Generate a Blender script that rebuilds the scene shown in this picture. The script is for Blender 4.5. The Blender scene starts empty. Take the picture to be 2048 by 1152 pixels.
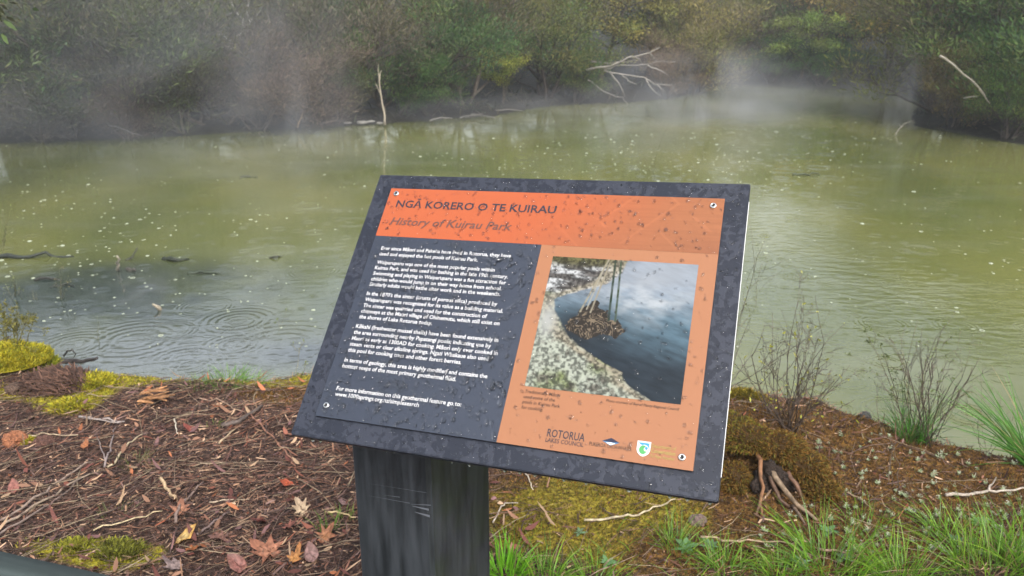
import bpy, math, random
import numpy as np
from mathutils import Matrix, Vector
R_ = math.radians
SC = bpy.context.scene
COL = SC.collection
rng = np.random.default_rng(7)
random.seed(7)

# ------------------------------------------------------------------ camera, sky, sun, exposure
CAM_H, PITCH = 1.55, R_(19.0)
cam = bpy.data.cameras.new('camera'); camo = bpy.data.objects.new('camera', cam); COL.objects.link(camo)
camo.location = (0, 0, CAM_H); camo.rotation_euler = (R_(90) - PITCH, 0, 0)
cam.sensor_width = 36; cam.lens = 27.0; cam.clip_start = 0.02; cam.clip_end = 1000
cam.dof.use_dof = True; cam.dof.focus_distance = 1.25; cam.dof.aperture_fstop = 10
SC.camera = camo
w = bpy.data.worlds.new('World'); SC.world = w; w.use_nodes = True
nt = w.node_tree; bg = nt.nodes['Background']
sky = nt.nodes.new('ShaderNodeTexSky'); sky.sky_type = 'NISHITA'; sky.sun_disc = False
SUN_EL, SUN_AZ = R_(48), R_(160)
sky.sun_elevation = SUN_EL; sky.sun_rotation = SUN_AZ; sky.dust_density = 4; sky.air_density = 1.2
hs = nt.nodes.new('ShaderNodeHueSaturation'); hs.inputs['Saturation'].default_value = 0.4
nt.links.new(sky.outputs[0], hs.inputs['Color']); nt.links.new(hs.outputs[0], bg.inputs[0])
bg.inputs[1].default_value = 0.12
sl = bpy.data.lights.new('sun', 'SUN'); sl.energy = 1.0; sl.angle = R_(18); sl.color = (1, 0.96, 0.9)
so = bpy.data.objects.new('sun', sl); COL.objects.link(so)
so.rotation_euler = (R_(90) - SUN_EL, 0, math.pi - SUN_AZ)
SC.view_settings.view_transform = 'Standard'; SC.view_settings.look = 'None'
SC.view_settings.exposure = 1.45; SC.view_settings.gamma = 1
SC.render.engine = 'CYCLES'
cy = SC.cycles
cy.use_denoising = True; cy.denoiser = 'OPENIMAGEDENOISE'
cy.max_bounces = 7; cy.diffuse_bounces = 4; cy.glossy_bounces = 3; cy.transmission_bounces = 5
cy.transparent_max_bounces = 6; cy.volume_bounces = 0
cy.volume_step_rate = 2.0; cy.volume_max_steps = 96
cy.use_adaptive_sampling = True; cy.adaptive_threshold = 0.02

# ------------------------------------------------------------------ pixel rays of the photograph (2048 x 1152) for taking measurements
F = 1536.0
CP, SP = math.cos(PITCH), math.sin(PITCH)
def ray(px, py):
    cx = (px - 1024) / F; c = (py - 576) / F
    return np.array([cx, CP - c * SP, -SP - c * CP])
def atz(px, py, z=0.0):
    d = ray(px, py); t = (z - CAM_H) / d[2]
    return np.array([0, 0, CAM_H]) + d * t
def aty(px, py, Y):
    d = ray(px, py)
    return np.array([0, 0, CAM_H]) + d * (Y / d[1])
WL = -0.45

# ------------------------------------------------------------------ helpers
def tag(o, label=None, cat=None, group=None, kind=None):
    if label: o['label'] = label
    if cat: o['category'] = cat
    if group: o['group'] = group
    if kind: o['kind'] = kind
    return o
def empty(name, loc, label, cat, group=None):
    o = bpy.data.objects.new(name, None); COL.objects.link(o); o.location = loc
    o.empty_display_size = 0.05
    return tag(o, label, cat, group)
def link(name, me, parent=None):
    o = bpy.data.objects.new(name, me); COL.objects.link(o)
    if parent: o.parent = parent
    return o
def fast_mesh(name, V, Q, cols=None, mat=None, smooth=False):
    """V (n,3), Q (m,k) faces of k corners, cols (n,3) per vertex"""
    V = np.asarray(V, np.float32); Q = np.asarray(Q, np.int32)
    me = bpy.data.meshes.new(name)
    m, k = Q.shape
    me.vertices.add(len(V)); me.vertices.foreach_set('co', V.ravel())
    me.loops.add(m * k); me.loops.foreach_set('vertex_index', Q.ravel())
    me.polygons.add(m); me.polygons.foreach_set('loop_start', np.arange(m, dtype=np.int32) * k)
    try: me.polygons.foreach_set('loop_total', np.full(m, k, np.int32))
    except Exception: pass
    if smooth: me.polygons.foreach_set('use_smooth', np.ones(m, bool))
    me.update(calc_edges=True); me.validate()
    if cols is not None:
        a = me.color_attributes.new('Col', 'FLOAT_COLOR', 'POINT')
        c = np.ones((len(V), 4), np.float32); c[:, :3] = cols
        a.data.foreach_set('color', c.ravel())
    if mat: me.materials.append(mat)
    return me
class MB:
    def __init__(s): s.V = []; s.Fc = []; s.C = []; s.n = 0
    def add(s, V, Fc, col=None):
        s.V += [tuple(v) for v in V]; s.Fc += [tuple(i + s.n for i in f) for f in Fc]
        s.C += [tuple(col) if col is not None else (1, 1, 1)] * len(V); s.n += len(V)
    def tube(s, P, rad, sides=6, col=None, wob=0):
        P = [np.asarray(p, float) for p in P]; n = len(P)
        if np.isscalar(rad): rad = [rad] * n
        V = []
        for i in range(n):
            t = P[min(i + 1, n - 1)] - P[max(i - 1, 0)]; t = t / (np.linalg.norm(t) + 1e-9)
            a = np.cross(t, (0.13, 0.2, 1.0)) if abs(t[2]) < 0.95 else np.cross(t, (1, 0.1, 0))
            a /= np.linalg.norm(a); b = np.cross(t, a)
            for k in range(sides):
                th = 2 * math.pi * k / sides
                r = rad[i] * (1 + wob * random.uniform(-1, 1))
                V.append(P[i] + r * (math.cos(th) * a + math.sin(th) * b))
        Fc = []
        for i in range(n - 1):
            for k in range(sides):
                k2 = (k + 1) % sides
                Fc.append((i * sides + k, i * sides + k2, (i + 1) * sides + k2, (i + 1) * sides + k))
        Fc.append(tuple(range(sides - 1, -1, -1))); Fc.append(tuple((n - 1) * sides + k for k in range(sides)))
        s.add(V, Fc, col)
    def mesh(s, name, mat=None, smooth=True):
        me = bpy.data.meshes.new(name); me.from_pydata(s.V, [], s.Fc)
        a = me.color_attributes.new('Col', 'FLOAT_COLOR', 'POINT')
        c = np.ones((len(s.V), 4), np.float32); c[:, :3] = np.array(s.C).reshape(-1, 3)
        a.data.foreach_set('color', c.ravel())
        if smooth: me.polygons.foreach_set('use_smooth', np.ones(len(me.polygons), bool))
        if mat: me.materials.append(mat)
        me.update(); return me
def unit(a): return a / (np.linalg.norm(a, axis=-1, keepdims=True) + 1e-9)
def strips(base, dirv, side, L, Wd, bend, K=1, prof=None, col=None, tip=1.0):
    N = len(base); s = np.linspace(0, 1, K + 1)
    if prof is None: prof = np.ones(K + 1)
    prof = np.asarray(prof, float)
    c = base[:, None] + dirv[:, None] * (L[:, None] * s)[..., None] + bend[:, None] * (s ** 2)[None, :, None]
    off = side[:, None] * (Wd[:, None] * prof)[..., None] * 0.5
    V = np.stack([c - off, c + off], 2).reshape(-1, 3)
    i0 = (np.arange(N) * (K + 1) * 2)[:, None] + (np.arange(K) * 2)[None]
    Q = np.stack([i0, i0 + 1, i0 + 3, i0 + 2], -1).reshape(-1, 4)
    C = None
    if col is not None:
        g = 1 + (tip - 1) * s
        C = (col[:, None, None, :] * g[None, :, None, None]).repeat(2, 2).reshape(-1, 3)
    return V, Q, C
def merge(parts):
    V = []; Q = []; C = []; n = 0
    for v, q, c in parts:
        V.append(v); Q.append(q + n); C.append(c); n += len(v)
    return np.concatenate(V), np.concatenate(Q), np.concatenate(C)
def vnoise(x, y, seed=0):
    xi = np.floor(x); yi = np.floor(y); fx = x - xi; fy = y - yi
    fx = fx * fx * (3 - 2 * fx); fy = fy * fy * (3 - 2 * fy)
    def h(a, b):
        v = np.sin(a * 127.1 + b * 311.7 + seed * 74.7) * 43758.5453
        return v - np.floor(v)
    return (h(xi, yi) * (1 - fx) + h(xi + 1, yi) * fx) * (1 - fy) + (h(xi, yi + 1) * (1 - fx) + h(xi + 1, yi + 1) * fx) * fy
def fbm(x, y, o=4, seed=0):
    s = 0; a = 0.5; t = 0
    for i in range(o):
        s = s + a * vnoise(x, y, seed + i); t += a; a *= 0.5; x = x * 2.03 + 11.3; y = y * 2.03 + 5.7
    return s / t
def sstep(a, b, x):
    t = np.clip((x - a) / (b - a), 0, 1); return t * t * (3 - 2 * t)

# ------------------------------------------------------------------ materials
def newmat(name):
    m = bpy.data.materials.new(name); m.use_nodes = True
    n = m.node_tree.nodes; p = n['Principled BSDF']
    return m, m.node_tree, p
def N(t, kind, **kw):
    n = t.nodes.new(kind)
    for k, v in kw.items():
        if k in n.inputs: n.inputs[k].default_value = v
        else: setattr(n, k, v)
    return n
def math_(t, op, a, b=None, c=None, clamp=False):
    n = t.nodes.new('ShaderNodeMath'); n.operation = op; n.use_clamp = clamp
    for i, v in enumerate((a, b, c)):
        if v is None: continue
        if isinstance(v, (int, float)): n.inputs[i].default_value = v
        else: t.links.new(v, n.inputs[i])
    return n.outputs[0]
def mixc(t, f, a, b, mode='MIX'):
    n = t.nodes.new('ShaderNodeMix'); n.data_type = 'RGBA'; n.blend_type = mode
    for sock, v in ((n.inputs[0], f), (n.inputs[6], a), (n.inputs[7], b)):
        if isinstance(v, (int, float)): sock.default_value = v
        elif isinstance(v, tuple): sock.default_value = (*v, 1)
        else: t.links.new(v, sock)
    return n.outputs[2]
def ramp(t, f, stops):
    n = t.nodes.new('ShaderNodeValToRGB'); e = n.color_ramp.elements
    while len(e) < len(stops): e.new(0.5)
    for el, (p, c) in zip(e, stops):
        el.position = p; el.color = (*c, 1) if isinstance(c, tuple) else (c, c, c, 1)
    t.links.new(f, n.inputs[0]); return n.outputs[0]
def attr_mat(name, rough=0.75, spec=0.3, transl=0.0, objcol=False, noise=0.0, nscale=60, bump=0.0):
    m, t, p = newmat(name)
    a = N(t, 'ShaderNodeAttribute', attribute_name='Col')
    c = a.outputs['Color']
    if objcol:
        oi = N(t, 'ShaderNodeObjectInfo'); c = mixc(t, 1.0, c, oi.outputs['Color'], 'MULTIPLY')
    if noise or bump:
        tc = N(t, 'ShaderNodeTexCoord'); nz = N(t, 'ShaderNodeTexNoise', Scale=nscale, Detail=4.0)
        t.links.new(tc.outputs['Object'], nz.inputs['Vector'])
        if noise:
            g = ramp(t, nz.outputs[0], [(0.3, 1 - noise), (0.7, 1 + noise)])
            c = mixc(t, 1.0, c, g, 'MULTIPLY')
        if bump:
            b = N(t, 'ShaderNodeBump', Strength=0.8, Distance=bump); t.links.new(nz.outputs[0], b.inputs['Height']); t.links.new(b.outputs[0], p.inputs['Normal'])
    t.links.new(c, p.inputs['Base Color']); p.inputs['Roughness'].default_value = rough; p.inputs['Specular IOR Level'].default_value = spec
    if transl:
        tr = N(t, 'ShaderNodeBsdfTranslucent'); t.links.new(c, tr.inputs['Color'])
        mx = N(t, 'ShaderNodeMixShader'); mx.inputs[0].default_value = transl
        t.links.new(p.outputs[0], mx.inputs[1]); t.links.new(tr.outputs[0], mx.inputs[2])
        t.links.new(mx.outputs[0], t.nodes['Material Output'].inputs['Surface'])
    return m
def plain(name, col, rough=0.5, spec=0.5, metal=0.0):
    m, t, p = newmat(name); p.inputs['Base Color'].default_value = (*col, 1); p.inputs['Roughness'].default_value = rough
    p.inputs['Specular IOR Level'].default_value = spec; p.inputs['Metallic'].default_value = metal
    return m
M_FOL = attr_mat('tree_foliage', 0.6, 0.25, 0.38, True)
M_BARK = attr_mat('tree_bark', 0.85, 0.2, 0, True, 0.35, 9, 0.01)
M_LITTER = attr_mat('forest_litter', 0.6, 0.16)
M_GRASS = attr_mat('grass_blade', 0.42, 0.4, 0.35)
M_TWIG = attr_mat('wet_twig', 0.55, 0.25, 0, False, 0.45, 60, 0.003)
M_LEAF = attr_mat('fallen_leaf_skin', 0.5, 0.3, 0.1, False, 0.5, 4, 0.002)
M_WOOD = attr_mat('rotten_wood', 0.7, 0.25, 0, False, 0.6, 6, 0.02)
M_MOSS = attr_mat('moss_fibre', 0.8, 0.15, 0.2)

# ------------------------------------------------------------------ the ground and the pond
crest_px = [(0, 700), (90, 697), (110, 735), (200, 747), (300, 750), (400, 758), (500, 757), (560, 745), (640, 742), (900, 752), (1200, 762), (1460, 782), (1530, 785), (1620, 815), (1700, 818), (1745, 838), (1780, 855), (1900, 880), (2048, 905)]
crest = np.array([atz(x, y, 0.02)[:2] for x, y in crest_px])
near = [(-10.5, 9.0), (-7.5, 6.6), (-4.6, 5.2), (-3.3, 4.5)] + [(x, y + 0.26) for x, y in crest] + [(2.6, 2.75), (3.6, 2.4), (5.2, 2.6), (7.5, 4.2), (9.8, 7.5), (10.0, 10.5)]
far_px = [(2300, 318), (2048, 292), (1960, 276), (1880, 262), (1822, 252), (1812, 236), (1830, 205), (1800, 182), (1700, 178), (1600, 176), (1500, 172), (1430, 172), (1400, 186), (1340, 198), (1260, 206), (1180, 208), (1090, 214), (1000, 232), (880, 240), (770, 249), (600, 257), (450, 268), (300, 277), (150, 283), (0, 288), (-250, 297)]
POND = np.array(near + [tuple(atz(x, y, WL)[:2]) for x, y in far_px])
def pond_sd(x, y):
    """distance to the shoreline, positive on land"""
    x = np.asarray(x, float); y = np.asarray(y, float)
    d = np.full(x.shape, 1e9); ins = np.zeros(x.shape, bool); n = len(POND)
    for i in range(n):
        ax, ay = POND[i]; bx, by = POND[(i + 1) % n]
        ex, ey = bx - ax, by - ay; t = np.clip(((x - ax) * ex + (y - ay) * ey) / (ex * ex + ey * ey), 0, 1)
        d = np.minimum(d, np.hypot(x - ax - t * ex, y - ay - t * ey))
        cnd = (ay > y) != (by > y)
        with np.errstate(divide='ignore', invalid='ignore'):
            xi = (bx - ax) * (y - ay) / (by - ay if by != ay else 1e-9) + ax
        ins ^= cnd & (x < xi)
    return np.where(ins, -d, d)
def gauss(x, y, cx, cyy, rx, ry): return np.exp(-((x - cx) / rx) ** 2 - ((y - cyy) / ry) ** 2)
mL = atz(20, 735, 0)[:2]; mR = atz(1480, 905, 0)[:2]; mR2 = atz(1640, 850, 0)[:2]
def ground_z(x, y):
    x = np.asarray(x, float); y = np.asarray(y, float)
    d = pond_sd(x, y)
    base = 0.05 * (fbm(x * 1.1, y * 1.1, 3, 1) - 0.5) + 0.035 * (fbm(x * 5, y * 5, 3, 5) - 0.5) + 0.02 * (fbm(x * 22, y * 22, 3, 9) - 0.5)
    base = base + 0.09 * gauss(x, y, mL[0] - .12, mL[1], 0.26, 0.26) + 0.11 * gauss(x, y, mR[0], mR[1] + .05, 0.22, 0.26) + 0.06 * gauss(x, y, mR2[0], mR2[1], 0.35, 0.25)
    zn = WL - 0.02 + (0.47 + base) * sstep(0.0, 0.24, d)
    rise = np.clip(d - 1.5, 0, 40) * 0.16
    zf = WL - 0.02 + 0.22 * sstep(0, 0.8, d) + 0.10 * (fbm(x * 0.9, y * 0.9, 3, 3) - 0.3) * sstep(0.1, 1.0, d) + rise
    f = np.maximum(sstep(5.5, 8.5, y), sstep(4.5, 7, np.abs(x)) * sstep(1.5, 4, y))
    z = zn * (1 - f) + zf * f
    zi = WL - 0.02 - 0.7 * sstep(0, 1.4, -d)
    return np.where(d > 0, z, zi)
def axis(lo, a, b, hi, fine, mid, mlo, mhi):
    c = list(np.arange(a, b, fine))
    u = b; s = fine
    while u < hi:
        u += s; c.append(u); s = min(s * 1.25, mid) if u < mhi else s * 1.3
    u = a; s = fine
    while u > lo:
        s = min(s * 1.25, mid) if u > mlo else s * 1.3
        u -= s; c.append(u)
    return np.array(sorted(c))
xs = axis(-130, -2.9, 2.7, 130, 0.014, 0.4, -16, 16); ys = axis(-60, 1.55, 3.9, 150, 0.014, 0.4, -2, 36)
GX, GY = np.meshgrid(xs, ys); gx, gy = GX.ravel(), GY.ravel(); gz = ground_z(gx, gy)
def blob(x, y, px, py, rx, ry):
    c = atz(px, py, 0.02); return gauss(x, y, c[0], c[1], rx, ry)
def moss_masks(x, y):
    """bright yellow-green moss, orange-brown moss, bare mud"""
    n = fbm(x * 4, y * 4, 4, 21); n2 = fbm(x * 9, y * 9, 4, 27)
    a = 1.3 * blob(x, y, 20, 715, .55, .2) + 1.0 * blob(x, y, 175, 765, .14, .14) + 1.0 * blob(x, y, 255, 745, .28, .09) + 1.2 * blob(x, y, 570, 745, .3, .08) + .55 * blob(x, y, 60, 780, .3, .1)
    a = a + .8 * blob(x, y, 140, 805, .12, .09) + .6 * blob(x, y, 130, 1085, .2, .06) + .7 * blob(x, y, 230, 1105, .16, .07) + .35 * blob(x, y, 60, 880, .1, .05)
    a = a + .6 * blob(x, y, 1100, 1000, .45, .32) + .5 * blob(x, y, 1300, 1030, .5, .3)
    o = 1.0 * blob(x, y, 590, 775, .3, .14) + 1.1 * blob(x, y, 1520, 900, .34, .34) + .95 * blob(x, y, 1750, 960, .8, .38) + .9 * blob(x, y, 2000, 950, .7, .3) + .6 * blob(x, y, 1150, 1010, .6, .3) + .8 * blob(x, y, 1450, 1060, .5, .2)
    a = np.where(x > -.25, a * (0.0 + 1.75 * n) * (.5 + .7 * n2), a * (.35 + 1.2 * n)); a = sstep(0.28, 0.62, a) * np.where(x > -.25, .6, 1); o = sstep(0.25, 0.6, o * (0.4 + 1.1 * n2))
    return a, o
ma, mo = moss_masks(gx, gy)
mud = np.maximum(sstep(5.5, 8, gy), sstep(3.5, 5, np.abs(gx)))
gi = np.arange(len(gx)).reshape(GX.shape)
Q = np.stack([gi[:-1, :-1], gi[:-1, 1:], gi[1:, 1:], gi[1:, :-1]], -1).reshape(-1, 4)
m, t, p = newmat('bank_soil')
a = N(t, 'ShaderNodeAttribute', attribute_name='Col'); sep = N(t, 'ShaderNodeSeparateColor'); t.links.new(a.outputs['Color'], sep.inputs[0])
tc = N(t, 'ShaderNodeTexCoord')
n1 = N(t, 'ShaderNodeTexNoise', Scale=55.0, Detail=5.0); t.links.new(tc.outputs['Object'], n1.inputs[0])
n2 = N(t, 'ShaderNodeTexNoise', Scale=9.0, Detail=4.0); t.links.new(tc.outputs['Object'], n2.inputs[0])
n3 = N(t, 'ShaderNodeTexVoronoi', Scale=140.0); t.links.new(tc.outputs['Object'], n3.inputs[0])
soil = ramp(t, n1.outputs[0], [(0.3, (.012, .008, .006)), (0.52, (.05, .027, .02)), (0.7, (.11, .062, .045))])
mossc = ramp(t, n1.outputs[0], [(0.3, (.06, .05, .006)), (0.5, (.2, .17, .012)), (0.68, (.36, .32, .03))])
orac = ramp(t, n1.outputs[0], [(0.3, (.02, .011, .004)), (0.5, (.085, .042, .012)), (0.72, (.2, .105, .025))])
c = mixc(t, sep.outputs[1], soil, orac); c = mixc(t, sep.outputs[0], c, mossc)
mudc = ramp(t, n2.outputs[0], [(0.35, (.008, .007, .006)), (0.65, (.030, .027, .018))])
c = mixc(t, sep.outputs[2], c, mudc); p.inputs['Specular IOR Level'].default_value = .2
t.links.new(c, p.inputs['Base Color']); p.inputs['Roughness'].default_value = 0.7
b = N(t, 'ShaderNodeBump', Strength=1.0, Distance=0.012); hsum = math_(t, 'ADD', n1.outputs[0], math_(t, 'MULTIPLY', n3.outputs[0], 0.6)); t.links.new(hsum, b.inputs['Height']); t.links.new(b.outputs[0], p.inputs['Normal'])
M_SOIL = m
tag(link('ground', fast_mesh('ground', np.stack([gx, gy, gz], 1), Q, np.stack([ma, mo, mud], 1), M_SOIL, True)), kind='structure')

# water: milky olive, clear and dark over the shallows at left, rain rings, wind ripples
m, t, p = newmat('pond_water')
geo = N(t, 'ShaderNodeNewGeometry'); pos = geo.outputs['Position']
xyz = N(t, 'ShaderNodeSeparateXYZ'); t.links.new(pos, xyz.inputs[0]); X, Y = xyz.outputs[0], xyz.outputs[1]
def nz(scale, detail=3, sx=1, sy=1, off=0):
    mp = N(t, 'ShaderNodeMapping'); mp.inputs['Scale'].default_value = (sx, sy, 1); mp.inputs['Location'].default_value = (off, off * .7, 0)
    t.links.new(pos, mp.inputs[0]); n = N(t, 'ShaderNodeTexNoise', Scale=float(scale), Detail=float(detail)); t.links.new(mp.outputs[0], n.inputs[0]); return n.outputs[0]
def gmask(cx, cyy, rx, ry):
    dx = math_(t, 'DIVIDE', math_(t, 'SUBTRACT', X, cx), rx); dy = math_(t, 'DIVIDE', math_(t, 'SUBTRACT', Y, cyy), ry)
    r2 = math_(t, 'ADD', math_(t, 'MULTIPLY', dx, dx), math_(t, 'MULTIPLY', dy, dy))
    return math_(t, 'EXPONENT', math_(t, 'MULTIPLY', r2, -1.0))
big = nz(0.45, 4, 1, 0.6)
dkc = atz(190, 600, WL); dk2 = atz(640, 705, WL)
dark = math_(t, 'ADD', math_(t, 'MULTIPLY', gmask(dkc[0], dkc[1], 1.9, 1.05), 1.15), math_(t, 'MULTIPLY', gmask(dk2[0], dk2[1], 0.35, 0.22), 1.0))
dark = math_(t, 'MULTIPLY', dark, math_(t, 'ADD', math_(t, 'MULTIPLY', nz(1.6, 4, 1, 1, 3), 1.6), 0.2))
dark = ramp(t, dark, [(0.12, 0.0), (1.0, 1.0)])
milky = ramp(t, big, [(0.36, (.085, .10, .028)), (0.62, (.145, .148, .042))])
pale_streaks = ramp(t, nz(1.7, 5, .3, 1.1, 13), [(0.5, 0.0), (0.75, .45)])  # pale streaks from stretched noise
milky = mixc(t, pale_streaks, milky, (.17, .18, .10))
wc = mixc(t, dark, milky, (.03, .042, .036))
near_sheen = gmask(float(atz(350, 715, WL)[0]), float(atz(350, 715, WL)[1]), 1.35, .58)
wc = mixc(t, math_(t, 'MULTIPLY', near_sheen, .8), wc, (.10, .112, .118))  # silvery sky reflection by the near left bank, put into colour and IOR
t.links.new(wc, p.inputs['Base Color']); t.links.new(math_(t, 'ADD', math_(t, 'MULTIPLY', near_sheen, .8), 1.75), p.inputs['IOR']); p.inputs['Roughness'].default_value = 0.06
wr = atz(1640, 600, WL)
wind = math_(t, 'ADD', gmask(wr[0], wr[1] + .2, 1.6, 2.0), gmask(atz(420, 720, WL)[0], atz(420, 720, WL)[1], 1.3, 0.7))
wind = math_(t, 'ADD', math_(t, 'MULTIPLY', wind, math_(t, 'ADD', nz(0.9, 3, 1, 1, 9), 0.4)), 0.12)
rip = math_(t, 'ADD', math_(t, 'MULTIPLY', nz(13, 2, 0.45, 1), 0.009), math_(t, 'MULTIPLY', nz(34, 2, 0.5, 1, 4), 0.0028))
H = math_(t, 'MULTIPLY', rip, wind)
def rings(scale, rmin, rmax, k, amp, off):
    mp = N(t, 'ShaderNodeMapping'); mp.inputs['Location'].default_value = (off, off * 1.7, 0); t.links.new(pos, mp.inputs[0])
    v = N(t, 'ShaderNodeTexVoronoi', voronoi_dimensions='2D', Scale=float(scale)); v.inputs['Randomness'].default_value = 0.9
    t.links.new(mp.outputs[0], v.inputs[0])
    d = math_(t, 'DIVIDE', v.outputs['Distance'], scale)
    sc_ = N(t, 'ShaderNodeSeparateColor'); t.links.new(v.outputs['Color'], sc_.inputs[0])
    r = math_(t, 'ADD', math_(t, 'MULTIPLY', sc_.outputs[0], rmax - rmin), rmin)
    wv = math_(t, 'SINE', math_(t, 'MULTIPLY', math_(t, 'SUBTRACT', d, r), k))
    e = math_(t, 'DIVIDE', math_(t, 'SUBTRACT', d, r), 9.0 / k); e = math_(t, 'EXPONENT', math_(t, 'MULTIPLY', math_(t, 'MULTIPLY', e, e), -1.0))
    return math_(t, 'MULTIPLY', math_(t, 'MULTIPLY', wv, e), math_(t, 'MULTIPLY', sc_.outputs[1], amp))
H = math_(t, 'ADD', H, rings(1.6, 0.03, 0.2, 190, 0.0009, 0.3))
H = math_(t, 'ADD', H, rings(3.8, 0.01, 0.07, 330, 0.0006, 2.1))
def bigring(px, py, r, k, amp):
    c_ = atz(px, py, WL); dx = math_(t, 'SUBTRACT', X, float(c_[0])); dy = math_(t, 'SUBTRACT', Y, float(c_[1]))
    d = math_(t, 'SQRT', math_(t, 'ADD', math_(t, 'MULTIPLY', dx, dx), math_(t, 'MULTIPLY', dy, dy)))
    e = math_(t, 'DIVIDE', math_(t, 'SUBTRACT', d, r), 12.0 / k); e = math_(t, 'EXPONENT', math_(t, 'MULTIPLY', math_(t, 'MULTIPLY', e, e), -1.0))
    return math_(t, 'MULTIPLY', math_(t, 'MULTIPLY', math_(t, 'SINE', math_(t, 'MULTIPLY', d, k)), e), amp)
for args in ((475, 642, .17, 110, .0013), (470, 690, .13, 135, .0009), (270, 680, .22, 90, .0010), (150, 690, .18, 120, .0008), (370, 720, .15, 120, .0009), (560, 690, .3, 80, .001)):
    H = math_(t, 'ADD', H, bigring(*args))
b = N(t, 'ShaderNodeBump', Strength=1.0, Distance=1.0); t.links.new(H, b.inputs['Height']); t.links.new(b.outputs[0], p.inputs['Normal'])
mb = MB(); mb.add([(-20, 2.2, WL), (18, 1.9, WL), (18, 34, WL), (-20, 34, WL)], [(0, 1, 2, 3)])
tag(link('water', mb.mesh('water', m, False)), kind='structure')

# ------------------------------------------------------------------ the interpretive sign
Rb = np.array([[0.9407, 0.2134, -0.2635], [0.0709, -0.8837, -0.4626], [-0.3316, 0.4165, -0.8465]])
tb = np.array([0.0107, 0.0308, 1.1043])
C2W = np.array([[1, 0, 0], [0, -SP, CP], [0, -CP, -SP]])
Rw = C2W @ Rb; bw = C2W @ tb + np.array([0, 0, CAM_H])
BM = Matrix(((*Rw[0], bw[0]), (*Rw[1], bw[1]), (*Rw[2], bw[2]), (0, 0, 0, 1)))
PZ = 0.005
def loc(px, py, z=PZ):
    """where a pixel's ray meets the sign, in the sign's own plane"""
    d = Rw.T @ ray(px, py); o = Rw.T @ (np.array([0, 0, CAM_H]) - bw)
    s = (z - o[2]) / d[2]; q = o + d * s; return q[0], q[1]
post_fr = np.array([-.1248, 1.0]); yaw = R_(30)
pn = np.array([-math.sin(yaw), -math.cos(yaw)]); pl = np.array([-math.cos(yaw), math.sin(yaw)])
PW, PD = .155, .175
pbase = post_fr + pl * PW / 2 - pn * PD / 2
sign = empty('information_sign', (pbase[0], pbase[1], 0), 'tilted information sign with orange and dark slate panel on a thick black post', 'information sign')
Rinv = Matrix.Translation((-pbase[0], -pbase[1], 0))
def spart(name, me, parent=None, label=None):
    """a sign part modelled in the board's plane"""
    o = link(name, me, sign); o.matrix_parent_inverse = Matrix(); o.matrix_local = Rinv @ BM
    if label: o['label'] = label
    if parent is not None:
        o.parent = parent; o.matrix_local = Matrix()
    return o
def rbox(x0, x1, y0, y1, z0, z1, bev=0.0):
    import bmesh
    bm = bmesh.new(); bmesh.ops.create_cube(bm, size=1)
    for v in bm.verts:
        v.co = Vector((x0 if v.co.x < 0 else x1, y0 if v.co.y < 0 else y1, z0 if v.co.z < 0 else z1))
    if bev: bmesh.ops.bevel(bm, geom=bm.edges[:], offset=bev, segments=2, affect='EDGES')
    me = bpy.data.meshes.new('box'); bm.to_mesh(me); bm.free(); return me
BWd, BHt = 0.60, 0.4556
# frame board: satin slate with patches where the water film has broken
m, t, p = newmat('wet_slate_board')
tc = N(t, 'ShaderNodeTexCoord')
n1 = N(t, 'ShaderNodeTexNoise', Scale=92.0, Detail=4.5, Roughness=0.55, Distortion=0.35); t.links.new(tc.outputs['Object'], n1.inputs[0])
n0 = N(t, 'ShaderNodeTexNoise', Scale=14.0, Detail=1.0); t.links.new(tc.outputs['Object'], n0.inputs[0])
vz = N(t, 'ShaderNodeTexVoronoi', Scale=190.0); t.links.new(tc.outputs['Object'], vz.inputs[0])
s_ = math_(t, 'ADD', math_(t, 'MULTIPLY', n1.outputs[0], 0.75), math_(t, 'MULTIPLY', n0.outputs[0], 0.45))
film = ramp(t, s_, [(0.605, 0.0), (0.615, 1.0)])
holes = ramp(t, vz.outputs[0], [(0.14, 0.0), (0.16, 1.0)])
film = math_(t, 'MULTIPLY', film, holes)
c = mixc(t, film, (.016, .019, .029), (.027, .031, .045))
t.links.new(c, p.inputs['Base Color'])
t.links.new(math_(t, 'ADD', math_(t, 'MULTIPLY', film, 0.1), 0.34), p.inputs['Roughness'])
b = N(t, 'ShaderNodeBump', Strength=0.4, Distance=0.0006); t.links.new(film, b.inputs['Height']); t.links.new(b.outputs[0], p.inputs['Normal'])
p.inputs['Specular IOR Level'].default_value = .36; M_BOARD = m
TH = 0.013
me = rbox(-BWd / 2, BWd / 2, -BHt / 2, BHt / 2, -TH, 0, 0.0012); me.materials.append(M_BOARD)
board = spart('backing_board', me)
me = rbox(BWd / 2 - .0005, BWd / 2 + .0008, -BHt / 2 + .03, BHt / 2 - .03, -.0032, -.0016); me.materials.append(plain('sky_white_edge', (.6, .61, .61), .35))
spart('edge_strip', me, board, 'thin edge strip down the side of the slate board, reflected sky painted in as white')  # the strip's white stands in for sky reflected in the side edge
pts = {'TL': loc(783, 375.2), 'TR': loc(1449.3, 398.6), 'BR': loc(1386.5, 944), 'BL': loc(630.8, 829)}
PX0, PX1 = -0.2667, 0.2676; PY1, PY0 = 0.1975, -0.197
bandY = (loc(752.5, 471.5)[1] + loc(1434.7, 508)[1]) / 2
colX = (loc(1081, 489)[0] + loc(996.3, 881)[0]) / 2
def glossy(name, colnode_fn, rough=0.28):
    m, t, p = newmat(name); c = colnode_fn(t, p)
    if isinstance(c, tuple): p.inputs['Base Color'].default_value = (*c, 1)
    else: t.links.new(c, p.inputs['Base Color'])
    p.inputs['Roughness'].default_value = rough; p.inputs['Specular IOR Level'].default_value = .28; return m
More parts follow.
